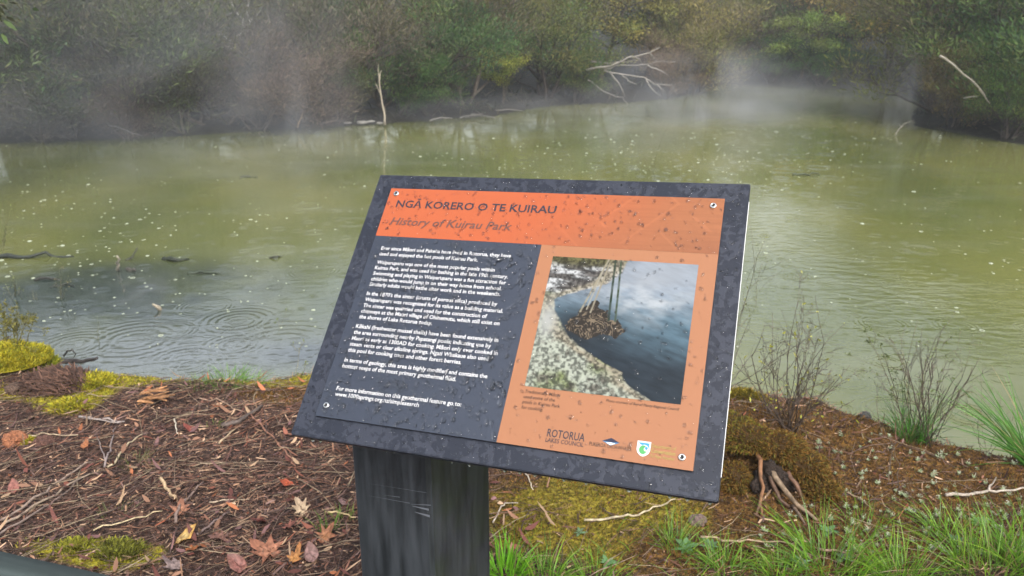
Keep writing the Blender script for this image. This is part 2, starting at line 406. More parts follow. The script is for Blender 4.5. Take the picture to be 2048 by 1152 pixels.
M_SLATE = glossy('slate_print', lambda t, p: (.017, .020, .030), .38); M_SLATE.node_tree.nodes['Principled BSDF'].inputs['Specular IOR Level'].default_value = 1.0; M_SLATE.node_tree.nodes['Principled BSDF'].inputs['Specular Tint'].default_value = (.78, .86, 1, 1)
M_SALMON = glossy('salmon_print', lambda t, p: (.285, .128, .066), .3)
M_PEDGE = plain('panel_edge', (.45, .13, .05), .4)
me = rbox(PX0, PX1, PY0, PY1, 0.0, PZ - .0008, 0.0006); me.materials.append(plain('panel_core', (.03, .03, .035), .4))
panel = spart('text_panel', me)
def sheet(name, x0, x1, y0, y1, mat, z=PZ - .0008, th=.0008, lab=None):
    me = rbox(x0, x1, y0, y1, z + .0001, z + th, 0.0); me.materials.append(mat); return spart(name, me, panel, lab)
sheet('text_field', PX0, colX - .0002, PY0, bandY - .0002, M_SLATE, lab='dark slate text field of the panel')
sheet('picture_field', colX, PX1, PY0, bandY - .0002, M_SALMON, lab='salmon orange field around the picture')
# header band: orange turning into a faint woven print
nx, ny = 330, 60
uu, vv = np.meshgrid(np.linspace(0, 1, nx), np.linspace(0, 1, ny))
def lerp(a, b, f): return np.asarray(a) * (1 - f[..., None]) + np.asarray(b) * f[..., None]
g = sstep(.38, .95, uu + .12 * (vv - .5))
col = lerp((.345, .085, .034), (.25, .098, .046), g)
wv = np.abs(((uu * 7.2 + vv * 1.3) % 1) - .5) < .035; wv2 = np.abs(((uu * 7.2 - vv * 1.3 + .3) % 1) - .5) < .035
seg = fbm(uu * 16, vv * 4, 2, 3)
lin = ((wv & (seg > .5)) | (wv2 & (seg < .5))) * sstep(.45, .7, uu)
col = col * (1 + .11 * lin[..., None]) * (0.9 + .2 * fbm(uu * 9, vv * 40, 3, 5) * g + .1 * (1 - g))[..., None]
lowr = g * sstep(.45, 1, vv); col = lerp(col, (.19, .075, .04), lowr * .6 * fbm(uu * 6, vv * 2, 2, 8))
def colour_sheet(name, x0, x1, y0, y1, col, z, mat, lab=None):
    ny, nx = col.shape[:2]
    a, b_ = np.meshgrid(np.linspace(x0, x1, nx), np.linspace(y1, y0, ny))
    V = np.stack([a.ravel(), b_.ravel(), np.full(a.size, z)], 1)
    i = np.arange(a.size).reshape(ny, nx)
    Q = np.stack([i[:-1, :-1], i[1:, :-1], i[1:, 1:], i[:-1, 1:]], -1).reshape(-1, 4)
    return spart(name, fast_mesh(name, V, Q, col.reshape(-1, 3), mat), panel, lab)
M_PRINT = attr_mat('printed_picture', 0.3, 0.25)
colour_sheet('header_band', PX0, PX1, bandY, PY1, col, PZ, M_PRINT, 'bright orange header band with a faint woven print')
# printed picture of a steaming pool
ix0 = (loc(1104.7, 512.2)[0] + loc(1051, 772)[0]) / 2; ix1 = (loc(1395.9, 530)[0] + loc(1363, 810)[0]) / 2
iy1 = (loc(1104.7, 512.2)[1] + loc(1395.9, 530)[1]) / 2; iy0 = (loc(1051, 772)[1] + loc(1363, 810)[1]) / 2
n = 260
u, v = np.meshgrid(np.linspace(0, 1, n), np.linspace(0, 1, n))
fn = lambda s, seed, o=4: fbm(u * s, v * s, o, seed)
C = lerp((.42, .50, .60), (.16, .27, .35), sstep(.12, .5, v)); C = lerp(C, (.035, .052, .07), sstep(.45, .82, v + .18 * (1 - u) + .12 * (fn(5, 2) - .5)))
C = C * (0.5 + 1.0 * fbm(u * 9 + v * 6, v * 42 - u * 14, 4, 4))[..., None]
C = lerp(C, (.82, .88, .92), np.clip(1.1 * gauss(u, v, .70, .27, .27, .15) * sstep(.25, .8, fbm(u * 9, v * 16, 5, 6)), 0, 1))
C = lerp(C, (.55, .6, .66), gauss(u, v, .8, .08, .4, .16) * .75)
dk = gauss(u, v, .33, .53, .2, .12); C = lerp(C, (.03, .035, .04), np.clip(dk * 1.2, 0, 1))
ed = np.interp(v.ravel(), [0, .1, .2, .27, .34, .42, .52, .6, .7, .78, .83, .9, 1], [.52, .5, .4, .22, .07, .09, .15, .2, .34, .5, .62, .64, .82]).reshape(n, n) + .05 * (fn(14, 11) - .5)
land = sstep(.012, -.012, u - ed)
L_ = lerp((.52, .56, .46), (.24, .29, .10), sstep(.35, .7, fn(4, 13))); L_ = lerp(L_, (.17, .15, .12), sstep(.5, .75, fn(22, 15)) * .8)
rock = lerp((.15, .14, .13), (.66, .68, .68), sstep(.42, .62, fbm(u * 6, v * 26, 4, 17))); L_ = lerp(L_, rock, sstep(.33, .25, v)); L_ = lerp(L_, (.17, .16, .07), sstep(.1, .02, v))
rim = np.exp(-((u - ed + .05) / .05) ** 2); grain = fn(60, 19, 2); L_ = lerp(L_, (.46, .41, .30), rim * .9); L_ = L_ * (0.4 + 1.1 * sstep(.25, .75, grain))[..., None]; L_ = lerp(L_, (.7, .72, .68), gauss(u, v, .06, .5, .06, .12))
C = lerp(C, L_, land)
bask = (gauss(u, v, .37, .50, .21, .125) > .45 + .9 * (fn(9, 23) - .5)); strand = np.abs(np.sin(40 * fn(7, 29) + 9 * fn(20, 30))); B_ = lerp((.05, .04, .03), (.36, .28, .19), sstep(.75, 1.0, strand * (0.45 + fn(34, 31))))
C = np.where(bask[..., None], B_, C)
def pline(x0, y0, x1, y1, wd, c_):
    global C
    s = np.clip(((u - x0) * (x1 - x0) + (v - y0) * (y1 - y0)) / ((x1 - x0) ** 2 + (y1 - y0) ** 2), 0, 1)
    d = np.hypot(u - x0 - s * (x1 - x0), v - y0 - s * (y1 - y0)); C = lerp(C, c_, sstep(wd, wd * .4, d) * (0.6 + .6 * fn(50, 37, 2)))
pline(.40, .0, .27, .42, .009, (.55, .50, .36)); pline(.41, .03, .34, .42, .008, (.5, .45, .33)); pline(.37, .1, .31, .4, .006, (.62, .58, .45))
pline(.445, 0, .47, .47, .011, (.05, .08, .05)); pline(.485, 0, .515, .47, .010, (.10, .14, .09))
colour_sheet('printed_picture', ix0, ix1, iy0, iy1, np.clip(C * .36, 0, 1), PZ + .0003, M_PRINT, 'printed picture of a steaming pool with a basket hung on ropes')
# lettering
FONT = bpy.data.fonts.new if False else None
def text_mesh(s, size=1.0, bold=0.0, shear=0.0, res=2, space=1.0):
    cu = bpy.data.curves.new('lettering', 'FONT'); cu.body = s; cu.size = size; cu.offset = bold; cu.shear = shear; cu.resolution_u = res; cu.space_character = space
    o = bpy.data.objects.new('lettering', cu); COL.objects.link(o)
    dg = bpy.context.evaluated_depsgraph_get(); me = bpy.data.meshes.new_from_object(o.evaluated_get(dg))
    V = np.array([v.co[:] for v in me.vertices]).reshape(-1, 3); Fc = [tuple(q.vertices) for q in me.polygons]
    bpy.data.objects.remove(o); bpy.data.curves.remove(cu); bpy.data.meshes.remove(me)
    return V, Fc
def lettering(name, lines, mat, lab=None, z=PZ + .0005):
    """lines: (text, left pixel, right pixel or None, cap size, bold, shear)"""
    mb = MB(); last = 1.0
    for s, a_, b_, size, bold, shear in lines:
        V, Fc = text_mesh(s, size, bold, shear)
        x0, y0 = loc(*a_)
        if b_ is not None:
            x1, y1 = loc(*b_); sx = (x1 - x0) / (V[:, 0].max() - V[:, 0].min()); last = sx
        else: sx = last
        V[:, 0] = (V[:, 0] - V[:, 0].min()) * sx + x0; V[:, 1] += y0; V[:, 2] = z
        mb.add(V, Fc)
    me = mb.mesh(name, mat, False); return spart(name, me, panel, lab)
M_INK = plain('dark_ink', (.022, .02, .03), .4); M_INK2 = plain('brown_ink', (.10, .045, .035), .4); M_WHITE = plain('white_ink', (.56, .56, .56), .4)
M_CAP = plain('caption_ink', (.05, .025, .015), .4)
lettering('title_lettering', [('NG\u0100 KORERO O TE KUIRAU', (791.3, 414.2), (1111, 426.7), .0190, .0003, 0)], M_INK)
lettering('subtitle_lettering', [('History of Kuirau Park', (779.5, 449), (1022.6, 459.8), .0195, .00025, .22)], M_INK2)
B = .0088; bo = .00016
body = [("Ever since M\u0101ori and Pakeha have lived in Rotorua, they have", (762, 499.4), (1021.8, 514.5)),
 ("used and enjoyed the hot pools of Kuirau Park.", (758.7, 510.6), None),
 ("Waiparuparu was one of the most popular pools within", (753.5, 527.5), None),
 ("Kuirau Park, and was used for bathing in the late 19th century.", (749.4, 538.4), None),
 ("Swimming and playing in Waiparuparu was a fun attraction for", (745.7, 549.6), None),
 ("children who would jump in on their way home from school.", (742, 560.8), None),
 ("Similarly adults would bathe after work and in the weekends.", (738.5, 571.5), None),
 ("In the 1870's the sinter (crusts of porous silica) produced by", (733, 590), None),
 ("Waiparuparu was recognised for its value as a building material.", (729.5, 602), None),
 ("The sinter was quarried and used for the construction of", (725.7, 614), None),
 ("chimneys at the Maori village of Ohinemutu, which still exist on", (721.8, 625), None),
 ("the shores of Lake Rotorua today.", (718, 636.5), None),
 ("K\u0101kahi (freshwater mussel shells) have been found extensively in", (711.4, 655.5), None),
 ("the area surrounding nearby Papatangi pools; indicating use by", (707.3, 667.3), None),
 ("Maori as early as 1300AD for cooking. M\u0101ori only ever cooked in", (703.3, 679.4), None),
 ("steam vents or clear alkaline springs. Ngati Whakaue also used", (699.4, 691), None),
 ("this pool for cooking tawa and other forest berries.", (695.8, 703), None),
 ("In terms of geology, this area is highly modified and contains the", (688.5, 723), None),
 ("hottest seeps of the most primary geothermal fluid.", (684.6, 735), None),
 ("For more information on this geothermal feature go to:", (672.5, 780), None),
 ("www.1000springs.org.nz/simplesearch", (669.5, 791.4), None)]
lettering('body_lettering', [(s, a_, b_, B, bo, 0) for s, a_, b_ in body], M_WHITE)
lettering('caption_lettering', [("Traditionally M\u0101ori", (1050, 785.5), (1120, 794.5), .0066, .00006, .15), ("used some of the", (1047, 795.9), None, .0066, .00006, .15), ("pools in Kuirau Park", (1044.3, 806.3), None, .0066, .00006, .15), ("for cooking.", (1042.7, 817), None, .0066, .00006, .15),
  ], M_CAP)
lettering('credit_lettering', [("Photo courtesy of Bay of Plenty Regional Council", (1211.9, 803.5), (1358, 822), .0052, .00003, .2)], M_CAP)
lettering('council_logo', [("ROTORUA", (1093.4, 872.7), (1168.8, 882.2), .0150, .00012, 0), ("LAKES COUNCIL", (1090.7, 883.4), (1167, 892.8), .0080, .00003, 0)], M_INK)
lettering('trust_lettering', [("PUKEROA ORUAWHATA", (1178.4, 890.7), (1262.6, 903.8), .0072, 0, 0), ("- - - - - -", (1205, 899.5), (1236, 904.2), .005, 0, 0)], M_CAP)
lettering('department_lettering', [("Department of", (1303, 894.7), (1352, 901), .0066, 0, 0), ("Conservation", (1301.5, 905), (1350.5, 911.5), .0074, .00006, 0), ("Te Papa Atawhai", (1300, 914.5), (1348.5, 919.5), .0056, 0, .15)], plain('olive_ink', (.30, .24, .06), .4))
def flat(name, polys, mats, z0, lab):
    """polys of (points in the sign plane, material index), each a hair above the one before"""
    mb = MB(); idx = []
    for k, (pp, mi) in enumerate(polys):
        mb.add([(x, y, z0 + .00012 * k) for x, y in pp], [tuple(range(len(pp)))]); idx.append(mi)
    me = mb.mesh(name, None, False)
    for mm in mats: me.materials.append(mm)
    me.polygons.foreach_set('material_index', idx)
    return spart(name, me, panel, lab)
cx, cyy = loc(1222, 883.7); hw, hh = .0112, .0050
flat('diamond_logo', [([(cx - hw, cyy), (cx, cyy - hh * .3), (cx + hw, cyy), (cx, cyy + hh)], 0), ([(cx - hw, cyy), (cx, cyy - hh), (cx + hw, cyy), (cx, cyy - hh * .15)], 1), ([(cx - hw * .55, cyy - hh * .35), (cx, cyy - hh * .9), (cx + hw * .55, cyy - hh * .35), (cx, cyy - hh * .2)], 2)],
     [plain('navy_ink', (.01, .012, .035), .4), plain('blue_ink', (.06, .16, .3), .4), plain('pale_ink', (.7, .75, .78), .4)], PZ + .0004, 'small dark blue diamond emblem')
cx, cyy = loc(1287, 898); hw, hh = .0085, .0098
sh = [(-1, 1), (1, 1), (1, -.15), (.82, -.55), (.45, -.85), (0, -1), (-.45, -.85), (-.82, -.55), (-1, -.15)]
def shp(s, ox=0, oy=0): return [(cx + hw * (x * s + ox), cyy + hh * (y * s + oy)) for x, y in sh]
circ = lambda r, ox, oy: [(cx + hw * (ox + r * math.cos(k * .3142)), cyy + hh * (oy + r * math.sin(k * .3142))) for k in range(20)]
flat('shield_logo', [(shp(1), 0), ([(cx + hw * x, cyy + hh * y) for x, y in [(-.78, .8), (.78, .8), (.78, .1), (.5, .45), (.1, .55), (-.3, .45), (-.78, .7)]], 1), (circ(.58, -.05, -.12), 2), (circ(.27, .33, -.02), 0), (circ(.2, .42, .1), 1)],
     [M_WHITE, plain('sky_ink', (.03, .22, .5), .4), plain('green_ink', (.06, .28, .08), .4)], PZ + .0004, 'white shield emblem with blue wave and green curl')
# screws
M_STEEL = plain('stainless_steel', (.72, .72, .70), .25, .5, 1.0); M_SOCK = plain('screw_recess', (.02, .02, .02), .6)
def screw_mesh():
    mb = MB(); prof = [(0.0048, 0), (0.0048, .0012), (.0040, .0022), (.0026, .0027)]; n = 20
    V = []; Fc = []
    for r, z in prof: V += [(r * math.cos(2 * math.pi * k / n), r * math.sin(2 * math.pi * k / n), z) for k in range(n)]
    for i in range(len(prof) - 1):
        for k in range(n): Fc.append((i * n + k, i * n + (k + 1) % n, (i + 1) * n + (k + 1) % n, (i + 1) * n + k))
    V += [(.0022 * math.cos(2 * math.pi * k / n), .0022 * math.sin(2 * math.pi * k / n), .0015) for k in range(n)]
    i = len(prof) - 1
    for k in range(n): Fc.append((i * n + k, i * n + (k + 1) % n, (i + 1) * n + (k + 1) % n, (i + 1) * n + k))
    Fc.append(tuple((len(prof)) * n + k for k in range(n)))
    mb.add(V, Fc); me = mb.mesh('screw', M_STEEL, True); me.materials.append(M_SOCK)
    nf = len(Fc); mi = [0] * nf
    for q in range(nf - n - 1, nf): mi[q] = 1
    me.polygons.foreach_set('material_index', mi); return me
scm = screw_mesh()
for px, py in ((792.9, 387.7), (1426.6, 412), (653, 811), (1364, 915)):
    o = spart('screw', scm, panel); x, y = loc(px, py); o.location = (x, y, PZ)
# post: black recycled plastic
m, t, p = newmat('black_plastic_timber')
tc = N(t, 'ShaderNodeTexCoord'); mp = N(t, 'ShaderNodeMapping'); mp.inputs['Scale'].default_value = (60, 60, 7); mp.inputs['Rotation'].default_value = (.12, .1, 0); t.links.new(tc.outputs['Object'], mp.inputs[0])
n1 = N(t, 'ShaderNodeTexNoise', Scale=1.0, Detail=6.0); t.links.new(mp.outputs[0], n1.inputs[0])
n2 = N(t, 'ShaderNodeTexNoise', Scale=14.0, Detail=4.0); t.links.new(tc.outputs['Object'], n2.inputs[0])
geo = N(t, 'ShaderNodeNewGeometry'); sx_ = N(t, 'ShaderNodeSeparateXYZ'); t.links.new(tc.outputs['Normal'], sx_.inputs[0])
c = ramp(t, n1.outputs[0], [(0.3, (.007, .009, .011)), (0.7, (.046, .052, .06))])
alg = math_(t, 'MULTIPLY', ramp(t, n2.outputs[0], [(0.35, 0.0), (0.7, 0.8)]), ramp(t, sx_.outputs[0], [(0.2, 0.0), (0.5, 1.0)]))
c = mixc(t, alg, c, (.022, .032, .016))
t.links.new(c, p.inputs['Base Color']); p.inputs['Roughness'].default_value = 0.45
b = N(t, 'ShaderNodeBump', Strength=0.5, Distance=0.0012); t.links.new(n1.outputs[0], b.inputs['Height']); t.links.new(b.outputs[0], p.inputs['Normal'])
nW = Rw[:, 2]; under = bw - nW * (TH + .0005)
def ztop(x, y): return under[2] - (nW[0] * (x - under[0]) + nW[1] * (y - under[1])) / nW[2]
cr = .006
rect = []
for (a_, d_), (sa, sd) in zip(((0, 0), (PW, 0), (PW, PD), (0, PD)), ((1, 1), (-1, 1), (-1, -1), (1, -1))):
    P0 = post_fr + pl * a_ - pn * d_
    rect += [(P0 + pl * cr * sa, sd), (P0 - pn * cr * sd, sa)] if (sa * sd > 0) else [(P0 - pn * cr * sd, sd), (P0 + pl * cr * sa, sa)]
ring_ = [q for q, _ in rect]; cent = pbase
ring_.sort(key=lambda q: math.atan2(q[1] - cent[1], q[0] - cent[0]))
mb = MB(); K = len(ring_); V = []
zs = [-.5] + [None]
V += [(q[0] - pbase[0], q[1] - pbase[1], -.5) for q in ring_] + [(q[0] - pbase[0], q[1] - pbase[1], ztop(q[0], q[1])) for q in ring_]
mb.add(V, [(k, (k + 1) % K, K + (k + 1) % K, K + k) for k in range(K)] + [tuple(range(K - 1, -1, -1)), tuple(range(K, 2 * K))])
post = link('post', mb.mesh('post', m, False), sign)
# scratches near the front corner of the post
mb = MB()
def scratch(px0, py0, px1, py1, wd):
    out = []
    for px, py in ((px0, py0), (px1, py1)):
        d = ray(px, py); nn = np.array([pn[0], pn[1], 0]); q0 = np.array([*post_fr, 0]) - np.array([0, 0, CAM_H])
        s = (nn @ q0) / (nn @ d); out.append(np.array([0, 0, CAM_H]) + d * s + nn * .0006 - np.array([*pbase, 0]))
    a_, b_ = out; up = np.array([0, 0, wd])
    mb.add([a_, b_ - up, b_ + up, a_ + up * .3], [(0, 1, 2, 3)])
for s in ((740, 967, 853, 985, .0003), (738, 991, 820, 1006, .0004), (825, 1012, 858, 1019, .002), (830, 1024, 860, 1032, .0022), (822, 1008, 862, 1010, .0008), (770, 990, 800, 994, .0005)): scratch(*s)
so_ = link('scratch', mb.mesh('scratch', plain('scuffed_plastic', (.13, .14, .16), .6), False), post)
so_['label'] = 'pale scuff marks scraped into the black post'

# rain drops standing on the sign, real beads of water
m, t, p = newmat('rain_water'); p.inputs['Base Color'].default_value = (1, 1, 1, 1); p.inputs['Roughness'].default_value = 0.0
p.inputs['IOR'].default_value = 1.33; p.inputs['Transmission Weight'].default_value = 1.0
M_DROP = m
def drops(P, r, el, ang, hgt):
    n = len(P); rings_, seg = 3, 10; V = []
    th = np.arange(seg) * 2 * np.pi / seg
    rr = [1.0, .82, .48]; zz = [0, .55, .88]
    allV = []
    wob = 1 + .14 * rng.standard_normal((n, seg)) * (r > .0016)[:, None]
    for q, z in zip(rr, zz):
        lx = q * r[:, None] * np.cos(th) * wob; ly = q * (r * el)[:, None] * np.sin(th) * wob
        ly = ly - (.25 * r * el)[:, None] * z
        x = lx * np.cos(ang)[:, None] - ly * np.sin(ang)[:, None]; y = lx * np.sin(ang)[:, None] + ly * np.cos(ang)[:, None]
        allV.append(np.stack([P[:, 0:1] + x, P[:, 1:2] + y, P[:, 2:3] + (hgt * r)[:, None] * z + 0 * x], -1))
    top = np.stack([P[:, 0] + .25 * r * el * np.sin(ang), P[:, 1] - .25 * r * el * np.cos(ang), P[:, 2] + hgt * r], -1)[:, None]
    V = np.concatenate(allV + [top], 1)
    Fq = []
    for i in range(2):
        for k in range(seg): Fq.append((i * seg + k, i * seg + (k + 1) % seg, (i + 1) * seg + (k + 1) % seg, (i + 1) * seg + k))
    for k in range(seg): Fq.append((2 * seg + k, 2 * seg + (k + 1) % seg, 3 * seg, 3 * seg))
    for k in range(seg // 2 - 1): Fq.append((seg - 1 - k, seg - 2 - k, k + 1, k)) if False else None
    Fq = np.array([f for f in Fq if f is not None])
    return V.reshape(-1, 3), (Fq[None] + (np.arange(n) * (3 * seg + 1))[:, None, None]).reshape(-1, 4)
def place_drops(n, x0, x1, y0, y1, z, rlo, rhi):
    x = rng.uniform(x0, x1, n); y = rng.uniform(y0, y1, n); r = rlo + (rhi - rlo) * rng.random(n) ** 1.9
    return np.stack([x, y, np.full(n, z)], 1), r
Ps = []; Rs = []
for args in ((1900, PX0 + .003, colX - .003, PY0 + .003, bandY - .003, PZ + .0001, .0007, .0042), (460, PX0 + .003, PX1 - .003, bandY + .003, PY1 - .003, PZ + .0001, .0006, .0028), (340, colX + .003, PX1 - .003, PY0 + .003, bandY - .003, PZ + .0005, .0006, .003)):
    a_, b_ = place_drops(*args); Ps.append(a_); Rs.append(b_)
for args in ((260, PX1 + .004, BWd / 2 - .004, -BHt / 2 + .004, BHt / 2 - .004), (260, -BWd / 2 + .004, PX0 - .004, -BHt / 2 + .004, BHt / 2 - .004), (360, -BWd / 2 + .004, BWd / 2 - .004, PY1 + .004, BHt / 2 - .004), (220, -BWd / 2 + .004, BWd / 2 - .004, -BHt / 2 + .004, PY0 - .004)):
    a_, b_ = place_drops(*args, .0001, .0005, .0022); Ps.append(a_); Rs.append(b_)
P_ = np.concatenate(Ps); r_ = np.concatenate(Rs); n = len(P_)
V, Q = drops(P_, r_, 1 + .7 * rng.random(n) ** 2, rng.normal(0, .5, n), np.where(np.arange(n) < 1900, .55, .20) + .16 * rng.random(n))
Vw = V @ Rw.T + bw
q3 = Q.copy()
me = bpy.data.meshes.new('rain_drops')
me.from_pydata([tuple(v) for v in Vw], [], [tuple(dict.fromkeys(f)) for f in q3.tolist()]); me.materials.append(M_DROP)
me.polygons.foreach_set('use_smooth', np.ones(len(me.polygons), bool)); me.update()
tag(link('rain_drops', me), 'clear rain drops beaded all over the sign panel', 'rain drops', kind='stuff')
# drops hanging under the lower edge of the sign
mb = MB(); hang = [(770, 906), (786, 908), (905, 929), (940, 934), (1010, 942), (1040, 948), (1070, 953), (1128, 961), (1172, 971), (1258, 983), (1340, 993), (1375, 1002), (1420, 1009), (625, 884), (640, 886)]
for px, py in hang:
    c_ = np.array([loc(px, py, -TH)[0], -BHt / 2 + .002, -TH * .8]); cw = Rw @ c_ + bw; r = random.uniform(.0022, .0042)
    mb.tube([cw + (0, 0, .0035), cw + (0, 0, .001), cw - (0, 0, .002), cw - (0, 0, .0045), cw - (0, 0, .0058)], [r * .9, r * 1.1, r, r * .6, r * .1], 10)
tag(link('hanging_drops', mb.mesh('hanging_drops', M_DROP)), 'water drops hanging along the lower edge of the sign', 'rain drops', kind='stuff')

# ------------------------------------------------------------------ trees of the far shore
def branch_tree(h, spread, levels, seed, r0, lean=0.0, nb=(5, 4, 3), start=.25, up=.5, nstem=1):
    rs = np.random.default_rng(seed); tubes = []; tips = []
    def grow(p, d, L, r, lv):
        n = 6; pts = [p]; q = p.copy(); dd = d.copy()
        for i in range(n):
            dd = unit(dd + rs.normal(0, .16, 3) + np.array([0, 0, .05 * up])); q = q + dd * L / n; pts.append(q)
        rad = [r * (1 - .75 * i / n) for i in range(n + 1)]; tubes.append((pts, rad, lv))
        if lv >= levels: tips.append((pts[-1], dd)); tips.append((pts[-3], dd)); return
        for k in range(nb[min(lv, len(nb) - 1)]):
            s = rs.uniform(start if lv == 0 else .25, 1.0); i = min(int(s * n), n - 1)
            az = rs.uniform(0, 2 * np.pi); o = np.array([math.cos(az), math.sin(az), rs.uniform(-.1, up)])
            nd = unit(.45 * dd + o * spread); grow(pts[i] + (pts[i + 1] - pts[i]) * (s * n - i), nd, L * rs.uniform(.42, .68), rad[i] * .6, lv + 1)
        tips.append((pts[-1], dd))
    for s in range(nstem):
        az = rs.uniform(0, 2 * np.pi); k = lean if nstem == 1 else lean + .35
        grow(np.array([.12 * math.cos(az), .12 * math.sin(az), -.25]) * (1 if nstem > 1 else .01) + np.array([0, 0, -.25 if nstem == 1 else 0]), unit(np.array([k * math.cos(az), k * math.sin(az), 1.0])), h * .72, r0, 0)
    return tubes, tips
def trunk_mesh(tubes, col, name='trunk', minr=.004):
    mb = MB()
    for pts, rad, lv in tubes: mb.tube(pts, [max(r, minr) for r in rad], 6 if lv < 2 else 4, np.array(col) * random.uniform(.8, 1.2))
    return mb.mesh(name, M_BARK)
def crown_mesh(tips, n, seed, cr, L, Wd, cols, up=.5, K=2, flat_=.7, low=None, droop=0.0):
    """many leaf sprays in clumps round the branch tips"""
    rs = np.random.default_rng(seed); T = np.array([a_ for a_, _ in tips]); D = np.array([d for _, d in tips])
    k = rs.integers(0, len(T), n); off = rs.normal(0, 1, (n, 3)) * cr * np.array([1, 1, flat_])
    P = T[k] + off
    if low is not None: P[:, 2] = np.where(P[:, 2] < low, low + rs.random(n) * .5, P[:, 2])
    d = unit(unit(off) * .8 + D[k] * .5 + rs.normal(0, .45, (n, 3)) + np.array([0, 0, up]))
    side = unit(np.cross(d, rs.normal(0, 1, (n, 3))))
    tint = rs.integers(0, len(cols), len(T))[k]; c = np.array(cols)[tint] * rs.uniform(.65, 1.35, (n, 1)) * rs.uniform(.5, 1.5, len(T))[k][:, None]
    l = rs.uniform(L * .6, L * 1.4, n)
    return strips(P, d, side, l, rs.uniform(Wd * .7, Wd * 1.3, n), np.stack([0 * l, 0 * l, -l * droop], 1), K, [.5, 1.0, .15] if K == 2 else None, c)
GREEN = [(.075, .12, .04), (.10, .15, .05), (.055, .10, .045), (.15, .175, .06)]
OLIVE = [(.16, .155, .055), (.11, .115, .045), (.20, .175, .075), (.13, .145, .055)]
BROWN = [(.19, .165, .125), (.145, .125, .095), (.23, .20, .15), (.14, .135, .09)]
YELL = [(.28, .26, .08), (.21, .23, .07), (.33, .29, .10), (.15, .18, .06)]
PROTO = {}
def proto(key, h, spread, levels, seed, r0, nleaf, cr, L, Wd, cols, barkc, up=.6, nb=(6, 5, 3), start=.15, nstem=1, flat_=.7, low=.25, droop=0.0, twig=0):
    tubes, tips = branch_tree(h, spread, levels, seed, r0, 0.05, nb, start, up, nstem)
    tr = trunk_mesh(tubes, barkc)
    V, Q, C = crown_mesh(tips, nleaf, seed + 50, cr, L, Wd, cols, up, 2, flat_, low, droop)
    if twig:
        v2, q2, c2 = crown_mesh(tips, twig, seed + 90, cr * 1.0, .4, .009, [(.16, .13, .11), (.1, .08, .065), (.2, .17, .15)], up, 2, flat_, low, droop)
        V, Q, C = merge([(V, Q, C), (v2, q2, c2)])
    PROTO[key] = (tr, fast_mesh('crown', V, Q, C, M_FOL))
BK = (.09, .075, .06); BKD = (.05, .04, .033)
proto('green1', 6.0, 1.0, 2, 11, .10, 17000, .27, .14, .03, GREEN, BKD, .7, (9, 5, 3), .05, 3)
proto('green2', 5.5, 1.1, 2, 12, .09, 17000, .26, .13, .032, GREEN + OLIVE, BKD, .6, (9, 5, 3), .05, 4)
proto('olive1', 5.8, 1.0, 2, 13, .09, 15000, .28, .15, .028, OLIVE + BROWN[:1], BK, .7, (9, 5, 3), .05, 3, twig=2500)
proto('brown1', 5.5, 1.0, 2, 14, .08, 9500, .30, .17, .02, BROWN + OLIVE[:1], BK, .8, (9, 5, 3), .05, 4, twig=7000)
proto('brown2', 5.0, 1.1, 2, 15, .08, 9000, .32, .17, .02, BROWN, BK, .5, (9, 5, 3), .05, 3, twig=8000)
proto('broad1', 7.0, .9, 2, 16, .12, 9000, .26, .11, .06, YELL + OLIVE, BK, .2, (8, 5, 3), .12, 1, .6, droop=.3)
proto('tall1', 8.5, .8, 2, 17, .14, 15000, .36, .17, .045, GREEN + OLIVE, BKD, .5, (11, 6, 3), .12, 1)
proto('tall2', 8.0, .85, 2, 18, .13, 15000, .36, .17, .045, OLIVE + BROWN[:2], BKD, .6, (11, 6, 3), .12, 2)
def tree(name, key, X_, Y_, sc, rot, tint, label, cat, group=None, sz=None):
    z = float(ground_z(np.array([X_]), np.array([Y_]))[0])
    e = empty(name, (X_, Y_, z - .03), label, cat, group); e.rotation_euler = (0, 0, rot); e.scale = (sc, sc, sz or sc)
    tr, crn = PROTO[key]
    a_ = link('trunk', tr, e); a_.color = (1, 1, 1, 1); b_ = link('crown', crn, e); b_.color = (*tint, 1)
    return e
def at_shore(px, py, back=1.0):
    q = atz(px, py, WL); d = q[:2] / np.linalg.norm(q[:2]); return q[0] + d[0] * back, q[1] + d[1] * back
